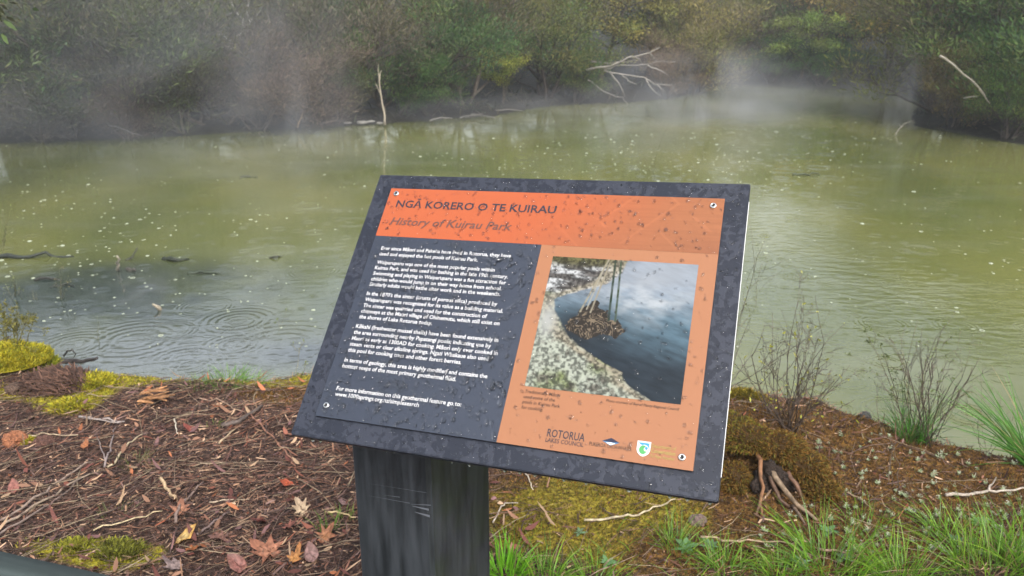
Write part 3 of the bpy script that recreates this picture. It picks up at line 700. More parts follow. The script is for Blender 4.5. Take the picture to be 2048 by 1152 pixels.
front = [
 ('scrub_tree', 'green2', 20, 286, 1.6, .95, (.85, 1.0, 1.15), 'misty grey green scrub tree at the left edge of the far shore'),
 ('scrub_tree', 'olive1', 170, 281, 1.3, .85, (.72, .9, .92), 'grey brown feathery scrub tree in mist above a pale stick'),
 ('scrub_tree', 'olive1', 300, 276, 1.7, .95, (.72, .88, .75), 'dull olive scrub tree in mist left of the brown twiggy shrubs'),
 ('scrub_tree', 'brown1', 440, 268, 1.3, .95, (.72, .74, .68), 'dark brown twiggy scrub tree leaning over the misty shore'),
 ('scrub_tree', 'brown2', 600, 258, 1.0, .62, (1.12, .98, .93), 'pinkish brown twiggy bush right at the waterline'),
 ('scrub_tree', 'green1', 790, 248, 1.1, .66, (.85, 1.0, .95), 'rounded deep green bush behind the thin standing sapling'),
 ('scrub_tree', 'brown1', 700, 252, 2.2, .9, (.8, .8, .72), 'brown olive scrub tree behind the left of the round green bush'),
 ('scrub_tree', 'olive1', 930, 238, 1.7, .8, (.85, .8, .75), 'brownish olive scrub tree between two green bushes'),
 ('scrub_tree', 'green2', 1090, 216, 1.4, .72, (1.0, 1.05, .8), 'feathery green bush left of the fallen dead tree'),
 ('scrub_tree', 'olive1', 1385, 192, 1.0, .75, (1.4, 1.35, 1.0), 'pale olive feathery bush right of the fallen dead tree'),
 ('scrub_tree', 'brown1', 1490, 170, 1.6, .9, (.72, .66, .58), 'dark reddish brown tree at the back of the cove'),
 ('scrub_tree', 'broad1', 1600, 174, .9, .62, (.95, 1.25, .8), 'small leafy green tree at the back of the cove'),
 ('scrub_tree', 'broad1', 1690, 176, 1.6, 1.0, (1.45, 1.2, .8), 'tall yellow leaved tree at the back of the cove'),
 ('scrub_tree', 'olive1', 1775, 180, 1.5, 1.0, (.75, .8, .65), 'dark olive tree beside the steam at the cove'),
 ('scrub_tree', 'olive1', 1870, 258, 2.4, .95, (1.1, 1.2, .8), 'olive scrub tree on the right bank behind the leaning dead branch'),
 ('scrub_tree', 'green2', 1985, 280, 2.0, .95, (.75, .95, .75), 'dense green scrub tree on the right bank near the photo edge'),
 ('scrub_tree', 'brown1', 1930, 270, 4.0, 1.1, (.85, .8, .6), 'tall brown olive tree behind the right bank scrub'),
 ('scrub_tree', 'green1', 2110, 296, 1.8, .9, (.8, 1.0, .8), 'green scrub tree cut off by the right edge of the photo'),
]
for i, (nm, key, px, py, back, sc, tint, lab) in enumerate(front):
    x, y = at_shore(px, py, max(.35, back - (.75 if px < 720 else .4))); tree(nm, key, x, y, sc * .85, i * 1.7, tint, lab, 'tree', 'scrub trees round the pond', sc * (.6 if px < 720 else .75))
small = [('green2', 2010, 286, .6, .3, (.8, 1.1, .6), 'low green bush hanging over the right bank'), ('olive1', 1900, 264, .5, .28, (1.0, .85, .6), 'low brownish bush at the tip of the right bank'),
 ('broad1', 1005, 226, .8, .28, (.95, 1.1, .6), 'small yellow green shrub between feathery bushes'), ('brown2', 260, 279, .3, .3, (.8, .7, .7), 'low grey brown bush at the misty waterline'), ('brown1', 1330, 200, .8, .33, (1.2, 1.0, .9), 'low pinkish bush behind the fallen dead tree'),
 ('green1', 860, 243, .6, .28, (.7, .95, .7), 'low dark green bush right of the round green bush'), ('brown2', 90, 285, .4, .33, (.85, .9, .95), 'low grey bush at the far left waterline'), ('green1', 1640, 177, .6, .3, (.6, .9, .6), 'low dark green bush under the yellow leaved tree'), ('brown1', 520, 264, .4, .3, (.9, .8, .8), 'low brown bush left of the pinkish waterline bush'),
 ('olive1', 370, 272, .3, .3, (.7, .82, .72), 'low dull green bush between the brown shrubs at the left shore'), ('green2', 150, 283, .3, .3, (.75, .9, .95), 'low misty green bush beside the curved pale branch'), ('olive1', 680, 253, .6, .28, (.8, .9, .7), 'low olive bush above the pale rocks'), ('green2', 1150, 210, .5, .3, (.8, 1.0, .75), 'low green bush at the root of the fallen dead tree'), ('green1', 1540, 173, .5, .32, (.8, 1.0, .75), 'low green bush at the middle of the cove')]
for i, (key, px, py, back, sc, tint, lab) in enumerate(small):
    x, y = at_shore(px, py, max(.2, back - .2)); tree('shrub', key, x, y, sc, i * 2.1 + .4, tint, lab, 'shrub', 'low shrubs along the far shore')
back_ = [(-60, 285, 5, 'tall1', 'tall grey green tree behind the far left scrub', (.8, .95, .95)), (110, 283, 4.5, 'tall2', 'tall brown olive tree rising behind the misty left scrub', (.9, .9, .9)), (240, 279, 5.5, 'tall1', 'tall dark tree behind the dull olive scrub', (.8, .9, .85)), (390, 272, 5, 'tall2', 'tall olive tree behind the dark brown scrub', (.8, .75, .7)), (530, 262, 6, 'tall1', 'tall green tree behind the lichen pale dead tree', (.9, 1, .85)),
  (660, 256, 5.5, 'tall1', 'tall olive green tree behind the pinkish bush', (1.0, 1.0, .8)), (850, 244, 5, 'tall1', 'tall green tree behind the rounded green bush', (1.0, 1.05, .85)), (1010, 230, 5, 'tall2', 'tall greyish tree behind the small yellow green shrub', (.85, .85, .85)), (1200, 207, 2.6, 'broad1', 'yellowish leafy tree hanging out above the fallen dead tree', (1.1, 1.05, .85)), (1290, 203, 6, 'tall1', 'tall dark green tree behind the fallen dead tree', (.6, .7, .6)),
  (1420, 175, 4, 'tall1', 'tall green tree behind the head of the cove', (1.2, 1.4, .8)), (1560, 175, 4, 'tall1', 'tall green tree behind the small leafy tree', (1.2, 1.35, .75)), (1640, 175, 6, 'tall2', 'tall olive tree behind the yellow leaved tree', (1.0, 1.0, .8)), (1800, 180, 5, 'tall2', 'tall yellow olive tree behind the cove steam', (1.5, 1.5, .8)), (1900, 262, 8, 'tall1', 'tall olive green tree high on the right bank', (1.35, 1.4, .8)), (2060, 290, 6, 'tall2', 'tall brownish tree at the right edge behind the bank', (.9, .9, .75))]
for i, (px, py, bk, key, lab, tint) in enumerate(back_):
    x, y = at_shore(px, py, bk); tree('tall_tree', key, x, y, .66, i * 1.3 + 2, tint, lab, 'tree', 'taller trees behind the scrub', .5 if px < 720 else .62)
# near tree out on the left whose branch reaches into the corner
tubes, tips = branch_tree(5.0, .9, 2, 77, .11, .1, (9, 5, 3), .25, .4, 1)
oe = empty('overhanging_tree', (-7.4, 7.2, float(ground_z(np.array([-7.4]), np.array([7.2]))[0]) - .02), 'dark leaved tree at the left whose branch tip hangs into the top corner', 'tree')
oz = oe.location.z
tgt = aty(8, 10, 6.0) - np.array([-7.4, 7.2, oz]); st = np.array([0.05, -.05, 1.6])
bp = [st, st + (tgt - st) * .35 + (0, 0, .35), st + (tgt - st) * .7 + (0, 0, .3), tgt]
tubes.append((bp, [.03, .022, .014, .005], 1))
xt = [(bp[2], unit(tgt - bp[2])), (tgt - np.array([.15, 0, -.02]), unit(tgt - bp[2])), (tgt - np.array([.3, 0, -.1]), unit(tgt - bp[2]))]
tr = link('trunk', trunk_mesh(tubes, BKD), oe)
V1 = crown_mesh(tips, 6000, 78, .4, .09, .045, GREEN, .1, 2, .7, .9, .3); V2 = crown_mesh(xt, 330, 79, .08, .045, .022, [(.05, .055, .02), (.03, .035, .015), (.12, .12, .07)], -.1, 2, .8, None, .3)
V, Q, C = merge([V1, V2]); cr_ = link('crown', fast_mesh('crown', V, Q, C, M_FOL), oe)
# dark undergrowth along the far bank, one unbroken mass
n = 26000; x = rng.uniform(-16, 14, n); y = rng.uniform(12, 33, n); d_ = pond_sd(x, y); k = (d_ > .15) & (d_ < 3.5) & (rng.random(n) < sstep(3.5, .5, d_) * (fbm(x * 1.3, y * 1.3, 3, 61) > .42)); x, y = x[k], y[k]; n = len(x)
d = unit(np.stack([rng.normal(0, .6, n), rng.normal(-.2, .6, n), np.ones(n)], 1)); l = rng.uniform(.12, .5, n)
c = np.array([(.05, .065, .03), (.09, .08, .045), (.035, .05, .025), (.12, .10, .065)])[rng.integers(0, 4, n)] * rng.uniform(.5, 1.3, (n, 1))
V, Q, C = strips(np.stack([x, y, ground_z(x, y) - .02], 1), d, unit(np.cross(d, rng.normal(0, 1, (n, 3)))), l, rng.uniform(.012, .04, n), np.stack([rng.normal(0, .1, n), rng.normal(-.05, .1, n), -l * .35], 1), 3, [.6, 1, .7, .1], c)
tag(link('undergrowth', fast_mesh('undergrowth', V, Q, C, M_GRASS)), 'dark ferny undergrowth along the far waterline', 'undergrowth', kind='stuff')
# dead trees, sapling, driftwood
def px_branches(lines, Y0, jit=.25):
    """polylines measured in the photo, laid out at the distance Y0 with some depth of their own"""
    out = []
    for k, ln in enumerate(lines):
        dy = random.uniform(-jit, jit); n_ = len(ln)
        out.append([aty(x, y, Y0 + dy * i / max(1, n_ - 1)) for i, (x, y) in enumerate(ln)])
    return out
def subdiv(P, k=3, amp=.02):
    P = [np.asarray(q, float) for q in P]; out = []
    for a_, b_ in zip(P[:-1], P[1:]):
        L = np.linalg.norm(b_ - a_)
        for i in range(k): out.append(a_ + (b_ - a_) * i / k + (np.random.default_rng(len(out) + int(L * 1e4)).normal(0, 1, 3) * amp * L if i else 0))
    out.append(P[-1]); return out
z2 = lambda x, y: (680 + x / 2.844, y / 2.844)
fl = [[(1400, 400), (1530, 378), (1640, 325), (1760, 300), (1820, 270)], [(1480, 400), (1600, 352), (1700, 345)], [(1500, 395), (1600, 370), (1700, 370), (1800, 350), (1910, 350)], [(1500, 400), (1620, 425), (1730, 440), (1790, 480), (1890, 485), (1920, 540)], [(1540, 415), (1600, 500), (1620, 550)], [(1740, 450), (1780, 510), (1830, 550)], [(1410, 455), (1500, 520), (1610, 555), (1640, 600)], [(1760, 300), (1800, 345)], [(1750, 370), (1820, 400), (1870, 430)], [(1650, 320), (1700, 335), (1720, 360)], [(1600, 420), (1640, 460), (1690, 480)], [(1430, 350), (1520, 360), (1600, 352)], [(1800, 480), (1850, 520)]]
pale = (.23, .21, .185)
def multi(name, lines, Y0, r, col, label, cat, partname='branch', jit=.3, taper=.25, group=None):
    L3 = px_branches([[z for z in ln] for ln in lines], Y0, jit)
    b0 = L3[0][0]; e = empty(name, tuple(b0), label, cat, group)
    for k, P in enumerate(L3):
        P = [q - b0 for q in subdiv(P, 3, .03)]; n_ = len(P); rr = r * (1 if k == 0 else random.uniform(.5, .75))
        mb = MB(); mb.tube(P, [rr * (1 - (1 - taper) * i / (n_ - 1)) for i in range(n_)], 6, np.array(col) * random.uniform(.85, 1.15), .06)
        o = link('trunk' if (k == 0 and partname == 'branch') else partname, mb.mesh(partname, M_TWIG), e)
    return e
multi('fallen_tree', [[z2(*q) for q in ln] for ln in fl], 20.3, .034, pale, 'pale dead tree fallen over the far shoreline with bare branches', 'dead tree')
z1 = lambda x, y: (x / 2.88, y / 2.88)
multi('dead_tree', [[z1(*q) for q in ln] for ln in [[(1330, 290), (1325, 240), (1270, 190), (1200, 150)], [(1325, 240), (1400, 180), (1440, 130), (1500, 60)], [(1290, 205), (1250, 140), (1200, 100), (1180, 40)], [(1400, 180), (1400, 110), (1350, 60), (1330, 0)], [(1270, 190), (1210, 200), (1130, 190)], [(1440, 130), (1420, 70), (1430, 10)], [(1240, 130), (1300, 90), (1360, 70)]]], 17.4, .04, (.42, .41, .36), 'lichen pale bare tree in mist among the left scrub', 'dead tree')
multi('dead_branch', [[(1880, 112), (1905, 128), (1940, 158), (1962, 180), (1980, 207)], [(1940, 158), (1957, 176), (1968, 193)], [(1928, 196), (1955, 193)]], 13.9, .022, (.38, .34, .28), 'long pale dead branch leaning out of the right bank scrub', 'branch')
multi('sapling', [[(770, 250), (768, 222), (763, 196), (759, 168), (756, 140), (757, 128)], [(762, 190), (752, 168)], [(759, 165), (764, 140)]], 15.95, .026, (.36, .31, .24), 'thin pale standing sapling with bent top at the far waterline', 'sapling')
multi('dead_branch', [[(1790, 271), (1800, 256), (1812, 246), (1830, 240)], [(1803, 253), (1797, 248)]], 14.7, .013, (.26, .24, .2), 'short pale snag poking from the tip of the right bank', 'branch')
multi('dead_branch', [[(215, 250), (240, 256), (265, 267), (285, 272)], [(240, 256), (228, 262)]], 14.0, .012, (.26, .26, .25), 'curved pale branch dipping to the misty left shore', 'branch')
multi('dead_branch', [[(595, 255), (600, 240), (606, 222)], [(600, 240), (606, 235)]], 15.2, .018, (.42, .3, .2), 'short reddish stick standing at the pinkish bush', 'branch')
multi('dead_branch', [[(560, 111), (580, 120), (608, 132)], [(580, 108), (604, 88)], [(580, 108), (570, 112)]], 17.5, .02, (.38, .36, .32), 'forked pale branch in the scrub beside the lichen pale tree', 'branch')
drift = [((920, 236), (965, 228), 'pale driftwood stick nearest the green bush on the far mud'), ((930, 232), (990, 236), 'long pale driftwood log lying along the far mud'), ((985, 222), (1045, 222), 'thin driftwood stick below the feathery green bush'), ((1065, 203), (1125, 201), 'grey driftwood log under the feathery green bush'), ((940, 222), (960, 228), 'short driftwood stub by the small yellow green shrub'), ((640, 248), (690, 243), 'grey driftwood pole left of the standing sapling'), ((860, 241), (905, 237), 'weathered driftwood pole right of the standing sapling')]
for i, (a_, b_, lab) in enumerate(drift):
    A = atz(*a_, WL + .06); Bq = atz(*b_, WL + .06); mb = MB(); P = subdiv([A, (A + Bq) / 2 + (0, .1, .03), Bq], 3, .03); P = [q - A for q in P]
    mb.tube(P, [.026 * (1 - .6 * k / len(P)) for k in range(len(P))], 7, np.array(pale) * random.uniform(.3, .6), .15)
    o = link('driftwood', mb.mesh('driftwood', M_TWIG)); o.location = tuple(A); tag(o, lab, 'driftwood', 'driftwood along the far shore')
def rock_mesh(seed, col, mat=None, sub=3, amp=.25):
    import bmesh
    bm = bmesh.new(); bmesh.ops.create_icosphere(bm, subdivisions=sub, radius=1)
    rs = np.random.default_rng(seed); o = rs.uniform(0, 50, 3)
    for v in bm.verts:
        c_ = v.co; n_ = fbm(np.array([c_.x * 1.6 + o[0] + c_.z]), np.array([c_.y * 1.6 + o[1] - c_.z * .7]), 4, seed)[0]
        v.co = c_ * (1 + amp * 2 * (n_ - .5))
    me = bpy.data.meshes.new('rock'); bm.to_mesh(me); bm.free()
    a_ = me.color_attributes.new('Col', 'FLOAT_COLOR', 'POINT'); c4 = np.ones((len(me.vertices), 4), np.float32); c4[:, :3] = col; a_.data.foreach_set('color', c4.ravel())
    me.materials.append(mat or M_TWIG); me.polygons.foreach_set('use_smooth', np.ones(len(me.polygons), bool)); return me
rk = [(725, 245, .10, (.2, .19, .17), 'pale flat rock left of the standing sapling'), (760, 246, .06, (.22, .21, .19), 'small pale rock at the foot of the standing sapling'), (696, 246, .07, (.17, .16, .145), 'greyish rock at the far left end of the pale rocks'), (742, 243, .07, (.25, .24, .22), 'small dark rock between the two pale shore rocks'), (1390, 158, .2, (.4, .39, .38), 'pale rock at the head of the misty cove'), (1360, 160, .15, (.33, .33, .33), 'greyer rock left of the pale rock in the misty cove')]
for i, (px, py, r, c_, lab) in enumerate(rk):
    q = atz(px, py, WL + .05); o = link('rock', rock_mesh(60 + i, c_)); o.location = (q[0], q[1], WL + .05); o.scale = (r * 1.3, r, r * .45); tag(o, lab, 'rock', 'rocks on the far shore')
o = link('rock', rock_mesh(71, (.07, .065, .06))); q = atz(1728, 833, .03); o.location = tuple(q); o.scale = (.028, .022, .02); tag(o, 'small dark stone on the bank edge between the two bare shrubs', 'rock')

# ------------------------------------------------------------------ near bank: litter, moss, plants
def gz1(x, y): return float(ground_z(np.array([x]), np.array([y]))[0])
def gpt(px, py, up=0.0):
    """the ground point seen at a pixel"""
    z = 0.0
    for _ in range(6):
        q = atz(px, py, z); z = gz1(q[0], q[1])
    q = atz(px, py, z); q[2] = z + up; return q
# small bark chips, needles and shredded leaves: nobody could count them
n = 95000
x = rng.uniform(-2.9, 2.6, n); y = rng.uniform(1.55, 3.7, n)
dens = np.where(x < -.05, 1.0, .6) ; a_, o_ = moss_masks(x, y); dens = dens * (1 - .8 * a_) * (1 - .55 * o_)
k = (rng.random(n) < dens) & (pond_sd(x, y) > .06) & (np.abs(x) < .55 + .72 * y)
x, y = x[k], y[k]; n = len(x); z = ground_z(x, y) + rng.random(n) * .012
ang = rng.normal(.25, .9, n); d = unit(np.stack([np.cos(ang), np.sin(ang), rng.normal(0, .18, n)], 1)); nrm = unit(np.stack([rng.normal(0, .45, n), rng.normal(-.2, .45, n), np.ones(n)], 1))
sd_ = unit(np.cross(nrm, d)); L = .007 + .06 * rng.random(n) ** 2.8; Wd = .0012 + .006 * rng.random(n) ** 2.6
pal = np.array([(.13, .085, .06), (.075, .042, .036), (.16, .085, .06), (.035, .02, .016), (.22, .14, .09), (.13, .09, .08), (.34, .25, .17), (.19, .07, .04), (.06, .04, .035)]); pr = np.array([.18, .13, .14, .12, .14, .13, .11, .03, .03]); pr /= pr.sum()
c = pal[rng.choice(len(pal), n, p=pr)] * rng.uniform(.35, 1.5, (n, 1)) * np.array([1.0, .9, .86]) * (.55 + .95 * fbm(x * 3.5, y * 3.5, 3, 71))[:, None]
bend = np.stack([0 * L, 0 * L, L * rng.normal(0, .25, n)], 1)
S1 = strips(np.stack([x, y, z], 1), d, sd_, L, Wd, bend, 2, [.8, 1, .5], c)
# crumpled leaf scraps
n = 1500; x = rng.uniform(-2.8, .2, n); y = rng.uniform(1.6, 3.4, n); a_, o_ = moss_masks(x, y)
k = (pond_sd(x, y) > .1) & (rng.random(n) > .8 * a_) & (rng.random(n) < .35 + .65 * sstep(2.9, 1.8, y)); x, y = x[k], y[k]; n = len(x); z = ground_z(x, y) + .006 + rng.random(n) * .012
ang = rng.uniform(0, 6.28, n); d = unit(np.stack([np.cos(ang), np.sin(ang), rng.normal(0, .3, n)], 1)); nrm = unit(np.stack([rng.normal(0, .5, n), rng.normal(-.2, .5, n), np.ones(n)], 1)); sd_ = unit(np.cross(nrm, d))
L = .02 + .035 * rng.random(n); Wd = .006 + .012 * rng.random(n)
pal2 = np.array([(.20, .075, .05), (.13, .05, .04), (.26, .14, .09), (.30, .11, .05), (.17, .09, .085), (.36, .24, .15)]); c = pal2[rng.integers(0, 6, n)] * rng.uniform(.6, 1.2, (n, 1))
S2 = strips(np.stack([x, y, z], 1), d, sd_, L, Wd, np.stack([0 * L, 0 * L, L * rng.normal(.35, .45, n)], 1), 3, [.25, 1, .9, .15], c)
V, Q, C = merge([S1, S2])
tag(link('bark_litter', fast_mesh('bark_litter', V, Q, C, M_LITTER)), 'red brown bark chips and shredded leaves covering the bank', 'leaf litter', kind='stuff')
# fine twigs lying in the litter
mb = MB(); rs = random.Random(5)
for i in range(2400):
    x = rs.uniform(-2.7, 2.4); y = rs.uniform(1.65, 3.4)
    if x > 0 and rs.random() < .72: continue
    if pond_sd(np.array([x]), np.array([y]))[0] < .12 or abs(x) > .5 + .7 * y: continue
    L = rs.uniform(.06, .3) * (1 if rs.random() < .8 else 1.7); an = rs.gauss(.35, .75); r = rs.choice([rs.uniform(.0005, .0013), rs.uniform(.0005, .0013), rs.uniform(.0009, .0022)])
    P = []; z = gz1(x, y) + .008; bd = rs.gauss(0, .22)
    for k in range(5):
        s = k / 4 - .5; a2 = an + bd * s; xx = x + math.cos(a2) * L * s; yy = y + math.sin(a2) * L * s; P.append((xx, yy, z + rs.uniform(0, .008) + (gz1(xx, yy) + .008 - z) * .7))
    c_ = rs.choice([(.12, .075, .055), (.09, .06, .05), (.2, .14, .1), (.22, .165, .11), (.06, .04, .035), (.27, .21, .14), (.16, .08, .05)])
    mb.tube(P, [r, r, r * .9, r * .8, r * .5], 4, c_)
tag(link('twig_litter', mb.mesh('twig_litter', M_TWIG)), 'thin brown twigs scattered through the leaf litter', 'twigs', kind='stuff')
# moss fibres
n = 150000; x = rng.uniform(-2.9, 2.6, n); y = rng.uniform(1.55, 3.7, n); a_, o_ = moss_masks(x, y)
k = (rng.random(n) < np.maximum(a_, o_)) & (pond_sd(x, y) > .03) & (np.abs(x) < .55 + .72 * y); x, y, a_, o_ = x[k], y[k], a_[k], o_[k]; n = len(x)
isa = rng.random(n) < a_ / (a_ + o_ + 1e-6)
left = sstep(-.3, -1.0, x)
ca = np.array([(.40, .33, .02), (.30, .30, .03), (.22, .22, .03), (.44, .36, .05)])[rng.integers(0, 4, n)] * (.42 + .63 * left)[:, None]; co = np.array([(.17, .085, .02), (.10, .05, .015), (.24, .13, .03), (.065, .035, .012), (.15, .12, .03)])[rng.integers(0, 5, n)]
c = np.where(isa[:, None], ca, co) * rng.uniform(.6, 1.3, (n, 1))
d = unit(np.stack([rng.normal(0, .6, n), rng.normal(0, .6, n), np.ones(n)], 1)); sd_ = unit(np.cross(d, rng.normal(0, 1, (n, 3)))); L = rng.uniform(.006, .017, n)
V, Q, C = strips(np.stack([x, y, ground_z(x, y) - .001], 1), d, sd_, L, rng.uniform(.002, .0045, n), np.zeros((n, 3)), 1, [1, .3], c)
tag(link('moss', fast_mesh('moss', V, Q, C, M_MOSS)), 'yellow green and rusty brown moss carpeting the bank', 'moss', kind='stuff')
# moss cushions standing up from the bank
def cushion(px, py, rx, ry, h, cols, lab, seed):
    q = gpt(px, py); rs = np.random.default_rng(seed); n = int(9000 * (rx * ry) / .02); n = max(1500, min(n, 9000))
    th = rs.uniform(0, 6.283, n); rr = np.sqrt(rs.random(n)); lump = .35 + 1.2 * fbm(np.cos(th) * rr * 4.5 + seed, np.sin(th) * rr * 4.5, 3, seed)
    P = np.stack([rx * rr * np.cos(th), ry * rr * np.sin(th), h * (1 - rr ** 2.4) * lump - .01 + rs.exponential(.0025, n)], 1)
    d = unit(np.stack([rr * np.cos(th) * .9 + rs.normal(0, .4, n), rr * np.sin(th) * .9 + rs.normal(0, .4, n), np.ones(n) * .8], 1)); sd_ = unit(np.cross(d, rs.normal(0, 1, (n, 3))))
    c = np.array(cols)[rs.integers(0, len(cols), n)] * rs.uniform(.5, 1.25, (n, 1)) * (.45 + 1.1 * fbm(np.cos(th) * rr * 6 + seed, np.sin(th) * rr * 6, 3, seed + 9))[:, None]; L = .005 + np.minimum(rs.exponential(.005, n), .016)
    S = strips(P, d, sd_, L, rs.uniform(.003, .007, n), np.zeros((n, 3)), 1, [1, .35], c)
    m_ = 22; a2, b2 = np.meshgrid(np.linspace(0, 1, m_), np.linspace(0, 6.283, 33)); lump = .35 + 1.2 * fbm(np.cos(b2) * a2 * 4.5 + seed, np.sin(b2) * a2 * 4.5, 3, seed)
    G = np.stack([rx * a2 * np.cos(b2), ry * a2 * np.sin(b2), h * (1 - a2 ** 2.4) * lump - .014], -1).reshape(-1, 3); i = np.arange(m_ * 33).reshape(33, m_)
    Qd = np.stack([i[:-1, :-1], i[:-1, 1:], i[1:, 1:], i[1:, :-1]], -1).reshape(-1, 4); Cd = np.tile(np.array(cols[0]) * .55, (len(G), 1))
    V, Q, C = merge([S, (G, Qd, Cd)])
    o = link('moss_cushion', fast_mesh('moss_cushion', V, Q, C, M_MOSS)); o.location = (q[0], q[1], q[2] - .005); tag(o, lab, 'moss cushion', 'moss cushions on the bank'); return o
YM = [(.40, .34, .02), (.32, .31, .03), (.46, .38, .04), (.24, .25, .03)]; OM = [(.40, .22, .025), (.30, .16, .02), (.42, .30, .03), (.2, .11, .02)]; BM_ = [(.17, .085, .02), (.11, .06, .015), (.22, .13, .03), (.13, .11, .025)]
cushion(5, 712, .22, .16, .05, YM, 'big yellow green moss cushion at the left edge of the bank', 1)
cushion(72, 726, .10, .09, .035, [(.2, .22, .02), (.28, .28, .03), (.15, .17, .02)], 'darker green moss cushion beside the big yellow one', 2)
cushion(178, 765, .13, .10, .035, YM, 'round yellow moss cushion right of the reddish litter heap', 3)
cushion(262, 748, .16, .07, .035, YM, 'long yellow moss cushion on the brink of the left bank', 4)
cushion(565, 752, .19, .075, .045, OM, 'orange yellow moss cushion on the brink beside the sign', 5)
cushion(145, 808, .10, .07, .02, YM, 'flat pale yellow moss patch in the brown litter', 6)
cushion(60, 885, .03, .03, .02, YM, 'tiny yellow moss tuft beside the orange brown wood lump', 7)
cushion(1745, 842, .07, .05, .03, [(.35, .16, .02), (.25, .12, .02), (.3, .28, .03)], 'rusty moss cushion on the brink by the dark stone', 8)
cushion(235, 1105, .10, .06, .03, [(.16, .17, .03), (.22, .22, .03), (.1, .1, .02)], 'dull green moss cushion by the rail at the bottom', 9)
cushion(150, 1098, .07, .05, .025, [(.2, .2, .03), (.26, .25, .03)], 'small green moss cushion left of the dull one by the rail', 10)
cushion(1475, 800, .14, .09, .04, [(.2, .16, .02), (.14, .12, .02), (.3, .22, .03)], 'olive brown moss cushion on the brink right of the sign', 11)
# mossy stump with bared roots
q = gpt(1530, 960); stump = empty('mossy_stump', tuple(q), 'moss capped old stump with bared brown roots right of the sign', 'stump')
def cap_part(cx, cyy, cz, rx, ry, rz, seed, cols, n):
    rs = np.random.default_rng(seed); v = unit(rs.normal(0, 1, (n, 3))); v[:, 2] = np.abs(v[:, 2]) * 1.0 - .15
    lump = .8 + .4 * fbm(v[:, 0] * 2.5 + seed, v[:, 1] * 2.5 + v[:, 2] * 2, 3, seed); P = v * lump[:, None] * np.array([rx, ry, rz]) + np.array([cx, cyy, cz])
    d = unit(v + rs.normal(0, .5, (n, 3)) + (0, 0, .1)); sd_ = unit(np.cross(d, rs.normal(0, 1, (n, 3)))); c = np.array(cols)[rs.integers(0, len(cols), n)] * rs.uniform(.5, 1.3, (n, 1))
    return strips(P, d, sd_, rs.uniform(.008, .02, n), rs.uniform(.003, .006, n), np.tile((0, 0, -.004), (n, 1)), 1, [1, .4], c)
def gup(px, py, h):
    z = h
    for _ in range(8):
        g_ = atz(px, py, z); z = gz1(g_[0], g_[1]) + h
    return atz(px, py, z)
def rel(px, py, dz=0.0): return gup(px, py, dz) - q
parts = []
core = MB()
for k, (px, py, rx, ry, rz, dz, cols) in enumerate([(1500, 888, .12, .08, .05, .07, BM_ + [(.16, .15, .02)]), (1562, 905, .10, .08, .05, .06, BM_), (1612, 945, .085, .08, .06, .03, BM_), (1645, 995, .07, .07, .05, .0, BM_), (1470, 965, .07, .08, .05, .0, BM_), (1455, 865, .12, .10, .05, .05, [(.15, .13, .02), (.1, .09, .02), (.2, .12, .02)])]):
    c_ = rel(px, py, dz); parts.append(cap_part(c_[0], c_[1] + ry * .4, c_[2], rx, ry, rz, 30 + k, cols, 3600))
    u_, v_ = np.meshgrid(np.linspace(0, 6.283, 25), np.linspace(-.3, 1.5, 10)); G = np.stack([c_[0] + rx * .93 * np.cos(u_) * np.cos(v_), c_[1] + ry * .4 + ry * .93 * np.sin(u_) * np.cos(v_), c_[2] + rz * .93 * np.sin(v_)], -1).reshape(-1, 3); i = np.arange(250).reshape(10, 25)
    parts.append((G, np.stack([i[:-1, :-1], i[:-1, 1:], i[1:, 1:], i[1:, :-1]], -1).reshape(-1, 4), np.tile((.05, .028, .01), (250, 1))))
V, Q, C = merge(parts); link('moss_cap', fast_mesh('moss_cap', V, Q, C, M_MOSS), stump)
for pp, r, c_ in (([(1512, 905, .06), (1520, 940, .055), (1527, 975, .04), (1520, 1008, .02), (1523, 1032, .0)], .008, (.22, .11, .055)), ([(1535, 925, .06), (1552, 958, .055), (1580, 992, .04), (1612, 1022, .02), (1636, 1042, 0)], .010, (.24, .17, .11)), ([(1575, 945, .06), (1592, 968, .05), (1604, 995, .02)], .009, (.15, .08, .05)), ([(1538, 940, .05), (1545, 968, .035), (1560, 1000, .02), (1590, 1020, 0)], .008, (.12, .07, .045)), ([(1520, 1005, .03), (1512, 1030, .01), (1530, 1042, 0)], .005, (.18, .1, .06)), ([(1585, 1010, .02), (1600, 1032, .01), (1612, 1052, 0)], .005, (.2, .14, .1))):
    P = subdiv([rel(a_, b_, c2) for a_, b_, c2 in pp], 2, .05); mb = MB(); mb.tube(P, [r * (1.1 - .6 * k / len(P)) for k in range(len(P))], 8, np.array(c_) * .75, .26); link('root', mb.mesh('root', M_TWIG), stump)
hollow_ = link('hollow_shade', rock_mesh(33, (.022, .014, .010), M_WOOD, 4, .8), stump); hollow_.location = tuple(rel(1553, 978, .02) + (0, .05, 0)); hollow_.scale = (.085, .05, .06)  # near-black lump painting the shade inside the stump's hollow

